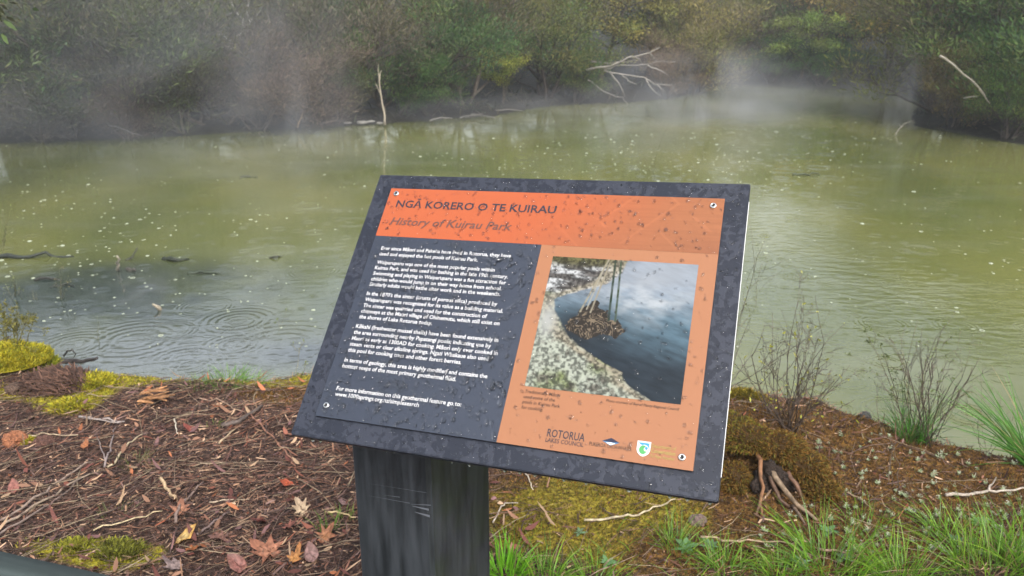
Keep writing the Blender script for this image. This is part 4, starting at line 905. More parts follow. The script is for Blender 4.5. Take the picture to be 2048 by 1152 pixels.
# sticks one can point to
def stick(pp, r, col, lab, up=.012, taper=.5, cat='stick', name='stick', group='larger sticks lying on the bank', forks=()):
    W3 = [gpt(a_, b_, up + .004 * (k % 2)) for k, (a_, b_) in enumerate(pp)]; b0 = W3[0].copy()
    P = subdiv([q_ - b0 for q_ in W3], 4, .035); mb = MB(); mb.tube(P, [r * (1 - (1 - taper) * k / (len(P) - 1)) for k in range(len(P))], 7, col, .12)
    for fk in forks:
        F3 = subdiv([gpt(a_, b_, up + .01) - b0 for a_, b_ in fk], 3, .04); mb.tube(F3, [r * .7 * (1 - .5 * k / (len(F3) - 1)) for k in range(len(F3))], 6, col, .12)
    o = link(name, mb.mesh(name, M_TWIG)); o.location = tuple(b0); tag(o, lab, cat, group); return o
stick([(216, 939), (250, 905), (286, 873)], .0045, (.42, .34, .22), 'pale straight stick beside the grey forked twig')
stick([(502, 833), (545, 878), (575, 915), (592, 939)], .0042, (.24, .12, .08), 'long reddish twig slanting down left of the sign')
stick([(322, 961), (334, 985), (353, 1008)], .006, (.45, .32, .19), 'short thick tan stick in the middle of the litter', taper=.8)
stick([(188, 1067), (260, 1048), (326, 1028)], .0026, (.5, .4, .24), 'thin straw coloured stem left of the cream leaf')
stick([(0, 1048), (60, 1012), (125, 965), (184, 931)], .0055, (.2, .15, .12), 'thick grey brown stick, topmost of the bundle at the left edge')
stick([(0, 1062), (70, 1018), (150, 968), (182, 955)], .0048, (.25, .19, .14), 'lighter brown stick, middle one of the bundle at the left edge')
stick([(0, 1075), (75, 1032), (120, 1000), (165, 965)], .004, (.16, .12, .1), 'darker thin stick, lowest of the bundle at the left edge')
stick([(353, 1052), (360, 1020), (385, 993), (408, 971)], .0058, (.17, .12, .1), 'dark crooked branch above the cream leaf')
stick([(210, 940), (222, 900), (235, 857)], .004, (.2, .16, .15), 'grey forked twig in the brown litter', forks=([(212, 930), (203, 905), (196, 885)],))
stick([(445, 856), (480, 850), (505, 830), (526, 818)], .011, (.085, .065, .055), 'thick dark curved root beside the slate sign')
stick([(349, 843), (352, 858), (357, 873)], .003, (.5, .45, .36), 'short whitish twig left of the red leaf scrap')
stick([(439, 892), (460, 874), (479, 857)], .004, (.36, .27, .17), 'tan twig crossing below the dark curved root')
stick([(651, 1030), (680, 1034), (712, 1041)], .004, (.45, .34, .18), 'yellowish stem touching the black post')
stick([(47, 877), (100, 876), (157, 875)], .003, (.38, .3, .2), 'level pale twig above the orange brown wood lump')
stick([(160, 838), (205, 845), (250, 848)], .006, (.26, .22, .2), 'split grey stick in the upper left litter', forks=([(170, 843), (215, 851), (240, 855)],))
stick([(395, 800), (450, 812), (488, 828)], .0032, (.3, .2, .14), 'thin brown arching twig near the dark curved root')
stick([(420, 1010), (455, 1008), (500, 1004)], .003, (.36, .28, .2), 'level tan twig right of the dark crooked branch')
stick([(395, 1075), (425, 1055), (460, 1030)], .0048, (.14, .1, .09), 'dark stick lying right of the cream leaf')
stick([(1168, 1046), (1230, 1042), (1277, 1036), (1320, 1020), (1350, 1004)], .0045, (.36, .3, .2), 'long curved tan twig under the right of the sign')
stick([(986, 1051), (998, 1030), (1010, 1012), (1036, 1014)], .0032, (.4, .34, .27), 'pale bent twig right of the black post')
stick([(1400, 1080), (1459, 1090), (1540, 1090), (1620, 1094)], .004, (.3, .21, .14), 'long brown twig below the mossy stump')
stick([(1635, 1104), (1680, 1112), (1716, 1117)], .005, (.24, .16, .11), 'short brown stick in the grass below the mossy stump')
stick([(1890, 996), (1953, 993), (2000, 987), (2056, 985)], .006, (.33, .28, .23), 'pale bleached branch at the right edge of the bank', forks=([(1975, 992), (1990, 965)],))
stick([(1690, 990), (1720, 1005), (1745, 1025)], .0025, (.25, .17, .12), 'thin twig among the white flecked plants')
stick([(1050, 950), (1058, 965), (1066, 985)], .0025, (.42, .36, .28), 'short pale twig just under the sign edge', taper=.7)
# splintered wood and lumps
def splinter(px, py, lab, n_, L, col, seed):
    q_ = gpt(px, py); rs = random.Random(seed); mb = MB()
    for i in range(n_):
        an = rs.gauss(.1, .35); l = L * rs.uniform(.5, 1.1); w_ = rs.uniform(.004, .009); h_ = rs.uniform(.002, .005); x0 = rs.uniform(-.03, .02); y0 = rs.uniform(-.03, .03); z0 = .006 + i * .003
        dx, dy = math.cos(an) * l, math.sin(an) * l; nx, ny = -math.sin(an) * w_, math.cos(an) * w_; dz = rs.uniform(0, .03)
        V = [(x0 + nx, y0 + ny, z0), (x0 - nx, y0 - ny, z0), (x0 + dx - nx * .3, y0 + dy - ny * .3, z0 + dz), (x0 + dx + nx * .3, y0 + dy + ny * .3, z0 + dz)]; V += [(a_, b_, c2 + h_) for a_, b_, c2 in V]
        c_ = np.array(col) * rs.uniform(.6, 1.3); mb.add(V, [(3, 2, 1, 0), (4, 5, 6, 7), (0, 1, 5, 4), (1, 2, 6, 5), (2, 3, 7, 6), (3, 0, 4, 7)], c_)
    o = link('splintered_wood', mb.mesh('splintered_wood', M_TWIG, False)); o.location = tuple(q_); tag(o, lab, 'wood'); return o
splinter(295, 805, 'splintered orange brown wood chunk in the upper litter', 16, .11, (.33, .17, .08), 3)
for px, py, s_, c_, lab, sd in ((28, 888, .035, (.30, .12, .06), 'orange brown rotten wood lump at the left', 81), (90, 893, .03, (.12, .06, .045), 'dark brown rotten wood lump right of the orange one', 82), (28, 785, .03, (.11, .07, .05), 'small broken stub standing below the yellow moss', 83), (1395, 1045, .02, (.2, .14, .12), 'small wood crumb under the sign corner', 84)):
    q_ = gpt(px, py); o = link('rotten_wood', rock_mesh(sd, c_, M_WOOD, 4, .8)); o.location = (q_[0], q_[1], q_[2] + s_ * .4); o.scale = (s_ * 1.2, s_, s_ * .85); tag(o, lab, 'wood')
# heap of reddish needles on the left brink
q_ = gpt(115, 770); n = 2600; rr = np.sqrt(rng.random(n)); th = rng.uniform(0, 6.28, n); P = np.stack([.17 * rr * np.cos(th), .13 * rr * np.sin(th), .055 * (1 - rr ** 2) + .004], 1)
an = rng.normal(2.6, .5, n); d = unit(np.stack([np.cos(an), np.sin(an), rng.normal(-.1, .3, n)], 1)); sd_ = unit(np.cross(d, np.array([0, -.3, 1.0]))); c = np.array([(.085, .048, .034), (.06, .034, .025), (.13, .07, .048), (.035, .02, .015)])[rng.integers(0, 4, n)]
V, Q, C = strips(P, d, sd_, rng.uniform(.02, .06, n), rng.uniform(.002, .005, n), np.zeros((n, 3)), 1, None, c); o = link('needle_heap', fast_mesh('needle_heap', V, Q, C, M_LITTER)); o.location = tuple(q_); tag(o, 'heap of dark red needles between the moss cushions', 'needle heap')
# fallen leaves with lobes
def leaf_mesh(kind, seed, col, col2):
    rs = np.random.default_rng(seed)
    if kind == 'maple': pts = [(0, 0, .06), (-60, .55, 1), (-38, .3, 1), (-14, .82, 1), (10, .42, 1), (33, .98, 1), (58, .5, 1), (75, .88, 1), (90, 1.12, 1), (105, .88, 1), (122, .5, 1), (147, .98, 1), (170, .42, 1), (194, .82, 1), (218, .3, 1), (240, .55, 1)]
    elif kind == 'oak': pts = [(-90, .3, 1), (-45, .42, 1), (-15, .3, 1), (8, .72, 1), (28, .42, 1), (48, .95, 1), (64, .6, 1), (80, 1.05, 1), (90, 1.2, 1), (100, 1.05, 1), (116, .6, 1), (132, .95, 1), (152, .42, 1), (172, .72, 1), (195, .3, 1), (225, .42, 1)]
    else: pts = [(-90, .5, 1), (-50, .5, 1), (-10, .52, 1), (30, .62, 1), (60, .8, 1), (80, 1.05, 1), (90, 1.2, 1), (100, 1.05, 1), (120, .8, 1), (150, .62, 1), (190, .52, 1), (230, .5, 1)]
    if kind == 'maple': pts = pts[1:]
    A = [math.radians(a_) for a_, *_ in pts]; Rr = [r for _, r, _ in pts]
    V = [(0, 0, 0)]; rings_ = 5; n_ = len(pts); curl = rs.uniform(.15, .5); c3 = [np.array(col)]
    for j in range(1, rings_ + 1):
        s = j / rings_
        for a_, r in zip(A, Rr):
            rr_ = r * (s if s < .999 else 1) * (1 if True else 1); rmin = min(r, .35 + 0 * s); rr_ = rmin * min(1, s * 1.6) + (r - rmin) * max(0, (s - .35) / .65)
            x, y = rr_ * math.cos(a_), rr_ * math.sin(a_); z = curl * (rr_ ** 2) * (.2 + 1.1 * abs(math.sin(a_ * 1.5 + seed))) * .7 + .09 * math.sin(5 * a_ + seed) * s + .05 * math.sin(11 * a_ + 9 * s + seed)
            V.append((x, y, z)); c3.append(np.array(col) * (1 - s) + np.array(col2) * s)
    Fc = [(0, 1 + k, 1 + (k + 1) % n_) for k in range(n_)]
    for j in range(rings_ - 1):
        for k in range(n_): Fc.append((1 + j * n_ + k, 1 + (j + 1) * n_ + k, 1 + (j + 1) * n_ + (k + 1) % n_, 1 + j * n_ + (k + 1) % n_))
    mb = MB(); mb.V = V; mb.Fc = Fc; mb.C = [tuple(c_) for c_ in c3]; mb.n = len(V)
    return mb.mesh('leaf_blade', M_LEAF)
def leaf(px, py, size, kind, col, col2, rot, tilt, lab, seed, stalk=True):
    q_ = gpt(px, py, .008 + size * .10); e = empty('fallen_leaf', tuple(q_), lab, 'leaf', 'larger fallen leaves on the litter'); e.rotation_euler = (R_(tilt), R_((seed * 37) % 24 - 12), R_(rot)); e.scale = (size * .9,) * 3
    col = tuple(np.array(col) * .82); col2 = tuple(np.array(col2) * .8); link('leaf_blade', leaf_mesh(kind, seed, col, col2), e)
    if stalk:
        mb = MB(); mb.tube([(0, .55, .045), (0, 0, .02), (.02, -.5, .0), (.1, -1.0, .06)], [.012, .02, .022, .018], 6, np.array(col2) * .7); link('stalk', mb.mesh('stalk', M_TWIG), e)
leaf(540, 1112, .075, 'maple', (.42, .2, .12), (.3, .12, .07), 70, 12, 'large reddish tan lobed leaf near the bottom, left of the post', 1)
leaf(368, 1082, .06, 'plain', (.62, .48, .22), (.55, .3, .08), -60, 25, 'cream and yellow curled leaf at the bottom left', 2)
leaf(385, 1102, .04, 'plain', (.45, .16, .05), (.3, .1, .04), -150, 20, 'orange brown leaf tucked under the cream leaf', 3)
leaf(606, 1028, .05, 'oak', (.55, .42, .27), (.42, .3, .2), 40, 40, 'pale buff leaf left of the black post', 4)
leaf(577, 973, .042, 'plain', (.48, .10, .04), (.36, .08, .04), 100, 18, 'bright red orange leaf, uppermost of the large leaves', 5)
leaf(588, 1125, .045, 'oak', (.55, .27, .08), (.38, .16, .06), -20, 15, 'golden orange leaf right of the large reddish tan one', 6)
leaf(522, 1048, .045, 'plain', (.24, .07, .05), (.17, .06, .05), 150, 30, 'dark red curled leaf above the large reddish tan one', 7)
leaf(362, 1028, .05, 'maple', (.38, .18, .1), (.25, .11, .07), 15, 12, 'tan orange crumpled leaf below the dark crooked branch', 8)
leaf(650, 1080, .05, 'maple', (.45, .22, .1), (.3, .12, .07), -35, 25, 'orange tan leaf beside the foot of the black post', 9)
leaf(480, 1140, .05, 'plain', (.30, .12, .1), (.2, .09, .07), 60, 25, 'dusky red leaf at the bottom edge of the photo', 10)
leaf(690, 1012, .04, 'plain', (.32, .19, .17), (.22, .13, .12), 110, 30, 'purplish leaf against the left side of the post', 11)
leaf(575, 1058, .045, 'oak', (.33, .13, .09), (.22, .09, .07), -100, 22, 'reddish brown leaf in the middle of the leaf pile', 12)
leaf(625, 1120, .045, 'plain', (.36, .22, .2), (.26, .15, .13), 20, 18, 'pinkish grey leaf at the bottom by the post', 13)
leaf(385, 865, .04, 'plain', (.30, .07, .05), (.2, .06, .045), 75, 15, 'dark red leaf scrap beside the whitish twig', 14)
leaf(30, 985, .04, 'plain', (.36, .14, .11), (.24, .1, .08), 30, 15, 'pinkish red leaf at the left edge above the stick bundle', 15)
leaf(1500, 1105, .035, 'plain', (.42, .17, .09), (.3, .1, .06), 130, 35, 'orange curled leaf under the mossy stump', 16)
leaf(1766, 1040, .03, 'plain', (.5, .4, .2), (.38, .28, .15), 150, 40, 'cream dry leaf among the white flecked plants', 17)
leaf(355, 1140, .05, 'oak', (.3, .22, .2), (.22, .16, .15), 80, 15, 'greyish leaf at the bottom edge below the cream leaf', 18)
leaf(170, 897, .03, 'plain', (.45, .18, .07), (.3, .12, .06), 10, 12, 'small orange leaf between the twigs at upper left', 19)
leaf(445, 1080, .045, 'maple', (.28, .14, .1), (.2, .1, .08), 120, 16, 'brown lobed leaf between the cream and reddish tan leaves', 20)

# grass
GB = [(.10, .21, .015), (.14, .29, .02), (.07, .16, .015), (.19, .31, .03), (.08, .18, .02), (.13, .25, .02)]
def tuft(px, py, n, L, Wd, lean, lab, seed, cols=GB, rad=.05, name='grass_tuft', cat='grass', group='grass tufts on the bank', droop=.6, up=0, axisx=0.0):
    q_ = gpt(px, py, up); rs = np.random.default_rng(seed); th = rs.uniform(0, 6.283, n); rr = rad * np.sqrt(rs.random(n)); B0 = np.stack([rr * np.cos(th), rr * np.sin(th), np.full(n, -.01)], 1)
    an = th + rs.normal(0, .5, n); sp = np.abs(rs.normal(lean, lean * .5, n)); d = unit(np.stack([np.cos(an) * sp + axisx, np.sin(an) * sp, np.ones(n)], 1)); side = unit(np.cross(d, rs.normal(0, 1, (n, 3)) * .4 + np.array([0, 1.0, 0])))
    l = L * rs.uniform(.45, 1.1, n); vr = droop * rs.uniform(.2, 2.0, n); bend = np.stack([np.cos(an) * l * sp * vr, np.sin(an) * l * sp * vr, -l * sp * vr * .6], 1); c = np.where((rs.random(n) < .07)[:, None], np.array([[.22, .17, .08]]), np.array(cols)[rs.integers(0, len(cols), n)]) * rs.uniform(.7, 1.25, (n, 1))
    V, Q, C = strips(B0, d, side, l, Wd * rs.uniform(.6, 1.2, n), bend, 6, [.8, 1, .95, .85, .65, .4, .06], c, 1.15)
    o = link(name, fast_mesh(name, V, Q, C, M_GRASS)); o.location = tuple(q_); tag(o, lab, cat, group); return o
tuft(1010, 1150, 110, .12, .0055, .35, 'bright broad grass tuft at the right foot of the post', 1, [(.13, .34, .015), (.16, .4, .02)])
tuft(1090, 1165, 160, .13, .0032, .6, 'fine green grass tuft at the bottom right of the post', 2)
tuft(1185, 1175, 140, .12, .003, .7, 'thin grass tuft at the bottom under the sign', 3)
tuft(1660, 1140, 240, .2, .0030, .8, 'large spreading green grass tuft at the bottom right', 4, rad=.09)
tuft(1800, 1155, 190, .17, .0028, .6, 'grass tuft right of the large spreading one', 5, rad=.08)
tuft(1985, 1150, 270, .21, .0032, .55, 'tall bright grass tuft at the bottom right corner', 6, rad=.11)
tuft(2065, 1125, 200, .2, .003, .5, 'grass tuft cut by the right edge of the photo', 7, rad=.09)
tuft(1450, 1140, 130, .12, .0028, .6, 'short grass tuft below the long brown twig', 8)
tuft(1560, 1150, 120, .1, .0028, .6, 'small grass tuft left of the large spreading one', 9)
tuft(1350, 1090, 90, .12, .0022, .5, 'sparse thin grass under the sign corner', 10)
tuft(1822, 874, 170, .16, .0028, .35, 'green rush tuft at the water edge with bare twigs above', 11, [(.06, .2, .02), (.09, .26, .03), (.05, .15, .02)], .05)
tuft(1822, 876, 60, .36, .002, .3, 'tall thin rush blades standing in the water edge tuft', 12, [(.06, .11, .04), (.09, .14, .05)], .06)
tuft(2085, 930, 150, .42, .0045, .4, 'long green blades leaning in from the right edge of the bank', 13, [(.08, .22, .03), (.12, .28, .05), (.06, .16, .03)], .07, axisx=-.35)
tuft(455, 762, 150, .09, .0026, .7, 'green grass tuft on the brink left of the sign', 14, [(.10, .22, .03), (.14, .26, .04), (.08, .16, .03)], .09)
tuft(395, 768, 60, .06, .0022, .6, 'thin grass tuft left of the brink tuft', 15, [(.12, .2, .03), (.1, .16, .03)], .06)
tuft(500, 768, 70, .08, .0024, .7, 'small grass tuft between the brink tuft and the orange moss', 16, [(.10, .2, .03), (.13, .22, .04)], .06)
tuft(545, 750, 60, .05, .003, .5, 'short green herb on the brink moss', 17, [(.12, .2, .03)], .03)
tuft(655, 1060, 40, .09, .0025, .35, 'few green blades left of the post', 18, [(.14, .24, .04), (.1, .18, .03)], .03)
tuft(690, 1040, 35, .07, .0025, .5, 'sparse blades touching the left side of the post', 19, [(.14, .22, .04)], .03)
tuft(275, 930, 60, .06, .002, .6, 'faint green grass in the middle of the brown litter', 20, [(.14, .15, .05), (.1, .12, .04)], .05)
tuft(422, 852, 50, .035, .0025, .8, 'small green sprig left of the dark curved root', 21, [(.16, .22, .04)], .03)
tuft(225, 1040, 55, .07, .002, .6, 'dull green grass near the straw coloured stem', 22, [(.13, .14, .05)], .05)
tuft(1730, 1060, 60, .16, .002, .5, 'thin blades in front of the white flecked plants', 23, rad=.06)
tuft(1895, 1080, 110, .14, .0028, .6, 'grass tuft left of the corner tuft', 24, rad=.06)
# sheaths of short ground grass in the bottom right: uncountable
n = 2600; x = rng.uniform(-.05, 2.1, n); y = rng.uniform(1.6, 2.15, n); k = (rng.random(n) < sstep(2.15, 1.75, y)) & (fbm(x * 5, y * 5, 3, 44) > .45); x, y = x[k], y[k]; n = len(x)
an = rng.uniform(0, 6.28, n); sp = rng.uniform(.2, .9, n); d = unit(np.stack([np.cos(an) * sp, np.sin(an) * sp, np.ones(n)], 1)); l = rng.uniform(.03, .1, n)
V, Q, C = strips(np.stack([x, y, ground_z(x, y)], 1), d, unit(np.cross(d, rng.normal(0, 1, (n, 3)))), l, rng.uniform(.0015, .003, n), np.stack([np.cos(an) * l * .4, np.sin(an) * l * .4, -l * .2], 1), 4, [.8, 1, .8, .5, .1], np.array(GB)[rng.integers(0, 6, n)], 1.1)
tag(link('grass', fast_mesh('grass', V, Q, C, M_GRASS)), 'short fine grass growing through the moss at the bottom right', 'grass', kind='stuff')
# pale rosettes on the right bank
def rosette_mesh(seed):
    rs = np.random.default_rng(seed); n_ = 11; th = np.arange(n_) * 2.4; d = unit(np.stack([np.cos(th), np.sin(th), rs.uniform(.25, 1.3, n_)], 1)); side = unit(np.cross(d, np.array([0, 0, 1.0])))
    c = np.array([(.20, .26, .12), (.28, .33, .18), (.36, .4, .26)])[rs.integers(0, 3, n_)]
    S = strips(np.zeros((n_, 3)) + (0, 0, .004), d, side, rs.uniform(.010, .018, n_), rs.uniform(.004, .006, n_), np.zeros((n_, 3)), 2, [.4, 1, .2], c)
    f_ = strips(rs.normal(0, .004, (5, 3)) + (0, 0, .016), unit(rs.normal(0, 1, (5, 3))), unit(rs.normal(0, 1, (5, 3))), np.full(5, .005), np.full(5, .004), np.zeros((5, 3)), 2, [.5, 1, .5], np.tile((.5, .5, .4), (5, 1)))
    V, Q, C = merge([S, f_]); return fast_mesh('cudweed', V, Q, C, M_GRASS)
rm = [rosette_mesh(s) for s in range(4)]
rs = random.Random(12); cnt = 0
while cnt < 210:
    px = rs.uniform(1500, 2048); py = rs.uniform(870, 1110)
    if py < 800 + (px - 1450) * .19: continue
    dn = .25 + .9 * (1 if (py > 990 and px > 1690) else 0) + .4 * (1 if px > 1700 else 0)
    if rs.random() > dn: continue
    q_ = gpt(px, py); o = link('cudweed', rm[cnt % 4]); o.location = (q_[0], q_[1], q_[2] + .004); s_ = rs.uniform(.45, 1.05); o.scale = (s_,) * 3; o.rotation_euler = (rs.gauss(0, .2), rs.gauss(0, .2), rs.uniform(0, 6.28))
    tag(o, 'tiny pale green white flecked rosette plant on the right bank', 'plant', 'pale rosette plants on the right bank'); cnt += 1
def broad(px, py, lab, n_, L, col, seed):
    rs_ = np.random.default_rng(seed); th = np.arange(n_) * 2.4; d = unit(np.stack([np.cos(th), np.sin(th), rs_.uniform(.3, 1.2, n_)], 1)); side = unit(np.cross(d, np.array([0, 0, 1.0]))); l = L * rs_.uniform(.6, 1.1, n_)
    V, Q, C = strips(np.zeros((n_, 3)) + (0, 0, .005), d, side, l, l * .42, np.stack([d[:, 0] * l * .3, d[:, 1] * l * .3, -l * .25], 1), 4, [.25, .8, 1, .8, .1], np.array([col]) * rs_.uniform(.75, 1.25, (n_, 1)))
    o = link('leafy_weed', fast_mesh('leafy_weed', V, Q, C, M_GRASS)); o.location = tuple(gpt(px, py)); tag(o, lab, 'weed', 'leafy weeds on the right bank')
broad(1420, 1095, 'leafy weed with pale round leaves under the sign corner', 9, .035, (.14, .24, .12), 1)
broad(1215, 1130, 'small bright leafy weed at the bottom under the sign', 10, .03, (.16, .3, .12), 2)
broad(1160, 1068, 'tiny leafy weed left of the long curved tan twig', 8, .022, (.15, .25, .12), 3)
broad(1655, 1065, 'leafy weed just below the mossy stump roots', 9, .03, (.12, .24, .1), 4)
broad(1370, 1100, 'upright green leafy weed below the lower sign corner', 14, .04, (.14, .26, .1), 5)
broad(1600, 1130, 'grey green leafy weed left of the large spreading grass', 14, .03, (.18, .26, .15), 6)
broad(1960, 1050, 'pale green leafy weed left of the corner grass', 18, .035, (.17, .3, .09), 7)
broad(1910, 1085, 'blue green leafy weed low in front of the pale one', 12, .03, (.12, .22, .13), 8)
broad(1690, 1120, 'bushy grey green weed inside the spreading grass', 16, .03, (.17, .25, .14), 9)

# bare shrubs on the brink
def shrub(name, lab, px, py, stems, seed, col, r0, buds=0, budcol=(.35, .36, .06), levels=2, sub=4, spread=.55, group=None, cat='shrub'):
    """stems measured by the pixel their tips reach, standing at the distance of the foot"""
    q_ = gpt(px, py); e = empty(name, tuple(q_), lab, cat, group); rs = np.random.default_rng(seed); mb = MB(); tips = []
    def tw(a_, b_, r, lv):
        L = np.linalg.norm(b_ - a_); n_ = 7; P = []; mid = rs.normal(0, .05, 3) * L
        for i in range(n_ + 1):
            s = i / n_; P.append(a_ + (b_ - a_) * s + mid * 4 * s * (1 - s) + (rs.normal(0, .008, 3) * L if 0 < i < n_ else 0))
        mb.tube(P, [max(.0006, r * (1 - .75 * i / n_)) for i in range(n_ + 1)], 5 if lv < 2 else 4, np.array(col) * rs.uniform(.75, 1.3)); tips.append(P[-1])
        if lv < levels:
            for k in range(sub if lv == 0 else max(2, sub - 1)):
                s = rs.uniform(.2, .92); i = int(s * n_); A = P[i] + (P[min(i + 1, n_)] - P[i]) * (s * n_ - i); d = unit(unit(b_ - a_) + rs.normal(0, spread, 3)); tw(A, A + d * L * rs.uniform(.18, .5) * (1.1 - .5 * s), r * (1 - .7 * s) * .65, lv + 1)
    for k, (tx, ty) in enumerate(stems):
        yy = q_[1] + rs.normal(0, .08); tip = aty(tx, ty, yy) - q_; tw(np.array([rs.normal(0, .012), rs.normal(0, .012), -.02]), tip, r0 * rs.uniform(.7, 1.1), 0)
    link('twigs', mb.mesh('twigs', M_TWIG), e)
    if buds:
        n_ = buds; T = np.array(tips); T = T[rs.integers(0, len(T), n_)] if isinstance(buds, int) else T
        d = unit(rs.normal(0, 1, (n_, 3)) + (0, 0, .5)); V, Q, C = strips(T + rs.normal(0, .004, (n_, 3)), d, unit(np.cross(d, rs.normal(0, 1, (n_, 3)))), rs.uniform(.008, .018, n_), rs.uniform(.004, .008, n_), np.zeros((n_, 3)), 2, [.3, 1, .2], np.array([budcol]) * rs.uniform(.6, 1.3, (n_, 1))); link('buds', fast_mesh('buds', V, Q, C, M_GRASS), e)['kind'] = 'stuff'
    return e
DT = (.10, .075, .055)
shrub('bare_shrub', 'bare twiggy shrub with yellow green bud tips right of the sign', 1582, 862, [(1545, 625), (1605, 577), (1630, 590), (1690, 648), (1530, 705), (1580, 655), (1655, 690), (1700, 730), (1515, 770), (1560, 720), (1620, 660), (1600, 700), (1670, 760), (1540, 760), (1625, 720), (1490, 740), (1645, 790), (1530, 650), (1590, 620)], 3, (.075, .056, .044), .0028, 150, (.34, .34, .05), 2, 6)
shrub('bare_shrub', 'taller dark bare shrub behind the green rush tuft', 1855, 886, [(1835, 640), (1845, 655), (1910, 625), (1960, 715), (1940, 700), (1890, 650), (1800, 700), (1870, 690), (1925, 740), (1895, 720)], 4, (.085, .065, .05), .0028, 60, (.14, .18, .05), 2, 5, .4)
shrub('bare_shrub', 'leafy arching twig reaching left over the green rush tuft', 1820, 878, [(1730, 662), (1760, 690), (1790, 745)], 5, (.09, .08, .05), .003, 120, (.12, .15, .05), 1, 5, .5)
shrub('thin_stem', 'thin upright stem on the brink right of the dark stone', 1750, 862, [(1755, 765)], 6, (.09, .07, .05), .0022, 0, levels=1, sub=3, spread=.3)
shrub('thin_stem', 'thin upright stem between the first bare shrub and the dark stone', 1697, 838, [(1703, 775), (1760, 700)], 7, DT, .0022, 0, levels=1, sub=4, spread=.35)
shrub('reed_stems', 'grey reed stems between the rush tuft and the right edge', 1975, 908, [(1990, 770), (1960, 800), (2010, 760), (1930, 790), (2030, 830)], 8, (.12, .1, .06), .0018, 0, levels=1, sub=3, spread=.3)
shrub('reed_stems', 'leaning thin stems before the right part of the mossy bank', 1790, 975, [(1765, 850), (1815, 830), (1780, 880)], 9, DT, .002, 0, levels=1, sub=2, spread=.3)
shrub('bare_shrub', 'slender bare twigs showing past the right edge of the sign', 1440, 790, [(1535, 470), (1645, 652), (1490, 600), (1525, 525), (1520, 690)], 10, (.12, .11, .08), .003, 20, (.25, .27, .08), 1, 6, .35)
shrub('thin_stem', 'pair of thin stems showing above the top edge of the sign', 1330, 790, [(1362, 335), (1388, 325), (1320, 350)], 11, (.12, .12, .08), .0022, 0, levels=1, sub=3, spread=.25)
shrub('brink_herb', 'thin leafy herb stems on the brink left of the sign', 555, 757, [(555, 637), (532, 668), (572, 672), (540, 700), (585, 690)], 12, (.14, .12, .05), .0018, 130, (.17, .22, .06), 1, 7, .4, cat='plant')
shrub('brink_herb', 'single thin sprig beside the slate edge of the sign', 600, 757, [(597, 695), (612, 728)], 13, (.14, .12, .05), .0016, 20, (.17, .2, .06), 1, 4, .4, cat='plant')
# left water edge: bush, sprigs, log, snags
shrub('mossy_bush', 'low mossy yellow green bush at the left edge of the water', 25, 700, [(-20, 612), (10, 615), (35, 612), (58, 625), (65, 640), (20, 632), (45, 635)], 14, (.12, .11, .04), .004, 900, (.17, .16, .035), 2, 6, .7)
def wshrub(lab, px, py, stems, seed, buds, col=(.1, .1, .06), bc=(.22, .25, .1)):
    global gpt
    keep = gpt; gpt = lambda a_, b_, up=0.0: atz(a_, b_, WL + up)
    e = shrub('water_sprig', lab, px, py, stems, seed, col, .003, buds, bc, 1, 5, .4, cat='plant', group='sprigs standing in the left shallows'); gpt = keep; return e
wshrub('leafy sprig standing in the dark shallows near the left edge', 25, 592, [(28, 560), (12, 570), (40, 572), (22, 548)], 20, 60)
wshrub('thin dry sprig standing right of the leafy one in the shallows', 122, 598, [(118, 520), (124, 535), (108, 560), (135, 565)], 21, 30, bc=(.25, .22, .12))
wshrub('tall thin twigs at the very left edge of the water', 2, 500, [(22, 412), (8, 430), (15, 460)], 22, 12)
wshrub('slender twig standing in the grey water above the dark log', 198, 690, [(197, 640)], 23, 0)
wshrub('short dark stub twigs left in the shallows', 70, 600, [(66, 580), (72, 585)], 24, 0)
def wlog(lab, pp, r, col, name='snag', seed=1, cat='snag', group='snags in the left shallows'):
    W3 = [atz(a_, b_, WL + h_) for a_, b_, h_ in pp]; b0 = W3[0].copy(); P = subdiv([q_ - b0 for q_ in W3], 4, .05); mb = MB(); mb.tube(P, [r * (1.05 - .7 * k / len(P)) for k in range(len(P))], 8, col, .2)
    o = link(name, mb.mesh(name, M_TWIG)); o.location = tuple(b0); tag(o, lab, cat, group)
wlog('upright grey broken stick standing in the left shallows', [(236, 545, -.05), (235, 537, .03), (234, 512, .16)], .018, (.28, .25, .2))
wlog('dark sunken log breaking the surface at the far left', [(-20, 518, .0), (60, 514, .012), (148, 513, .0)], .022, (.03, .035, .03))
wlog('dark driftwood lump right of the upright broken stick', [(328, 518, .0), (350, 520, .02), (378, 519, .0)], .022, (.03, .035, .025))
wlog('thin dark branch tip slanting from the water above the broken stick', [(252, 520, 0), (265, 515, .02), (274, 496, .1)], .012, (.05, .05, .04))
wlog('low dark snag below the driftwood lump', [(375, 548, 0), (400, 543, .015), (440, 548, 0)], .014, (.04, .05, .035))
wlog('small dark snag between the broken stick and the driftwood lump', [(255, 540, 0), (270, 540, .015)], .02, (.06, .055, .045))
wlog('short light brown stake leaning in the open shallows', [(325, 624, -.03), (315, 614, .03), (306, 608, .05)], .018, (.28, .24, .18))
wlog('tiny dark twig pair far out right of the driftwood lump', [(540, 516, 0), (550, 514, .02), (564, 512, .0)], .01, (.05, .05, .04))
wlog('long sunken branch breaking the dark shallows at the left', [(100, 575, 0), (135, 566, .015), (150, 574, 0)], .013, (.03, .035, .03))
wlog('dark snag in the shallows under the thin dry sprig', [(70, 560, 0), (95, 556, .015), (120, 560, 0)], .013, (.035, .035, .03))
wlog('dark log with an upcurled tip lying off the left moss', [(95, 722, .06), (130, 722, .05), (165, 724, .05), (195, 716, .09)], .02, (.035, .03, .028), 'sunken_log', cat='log')
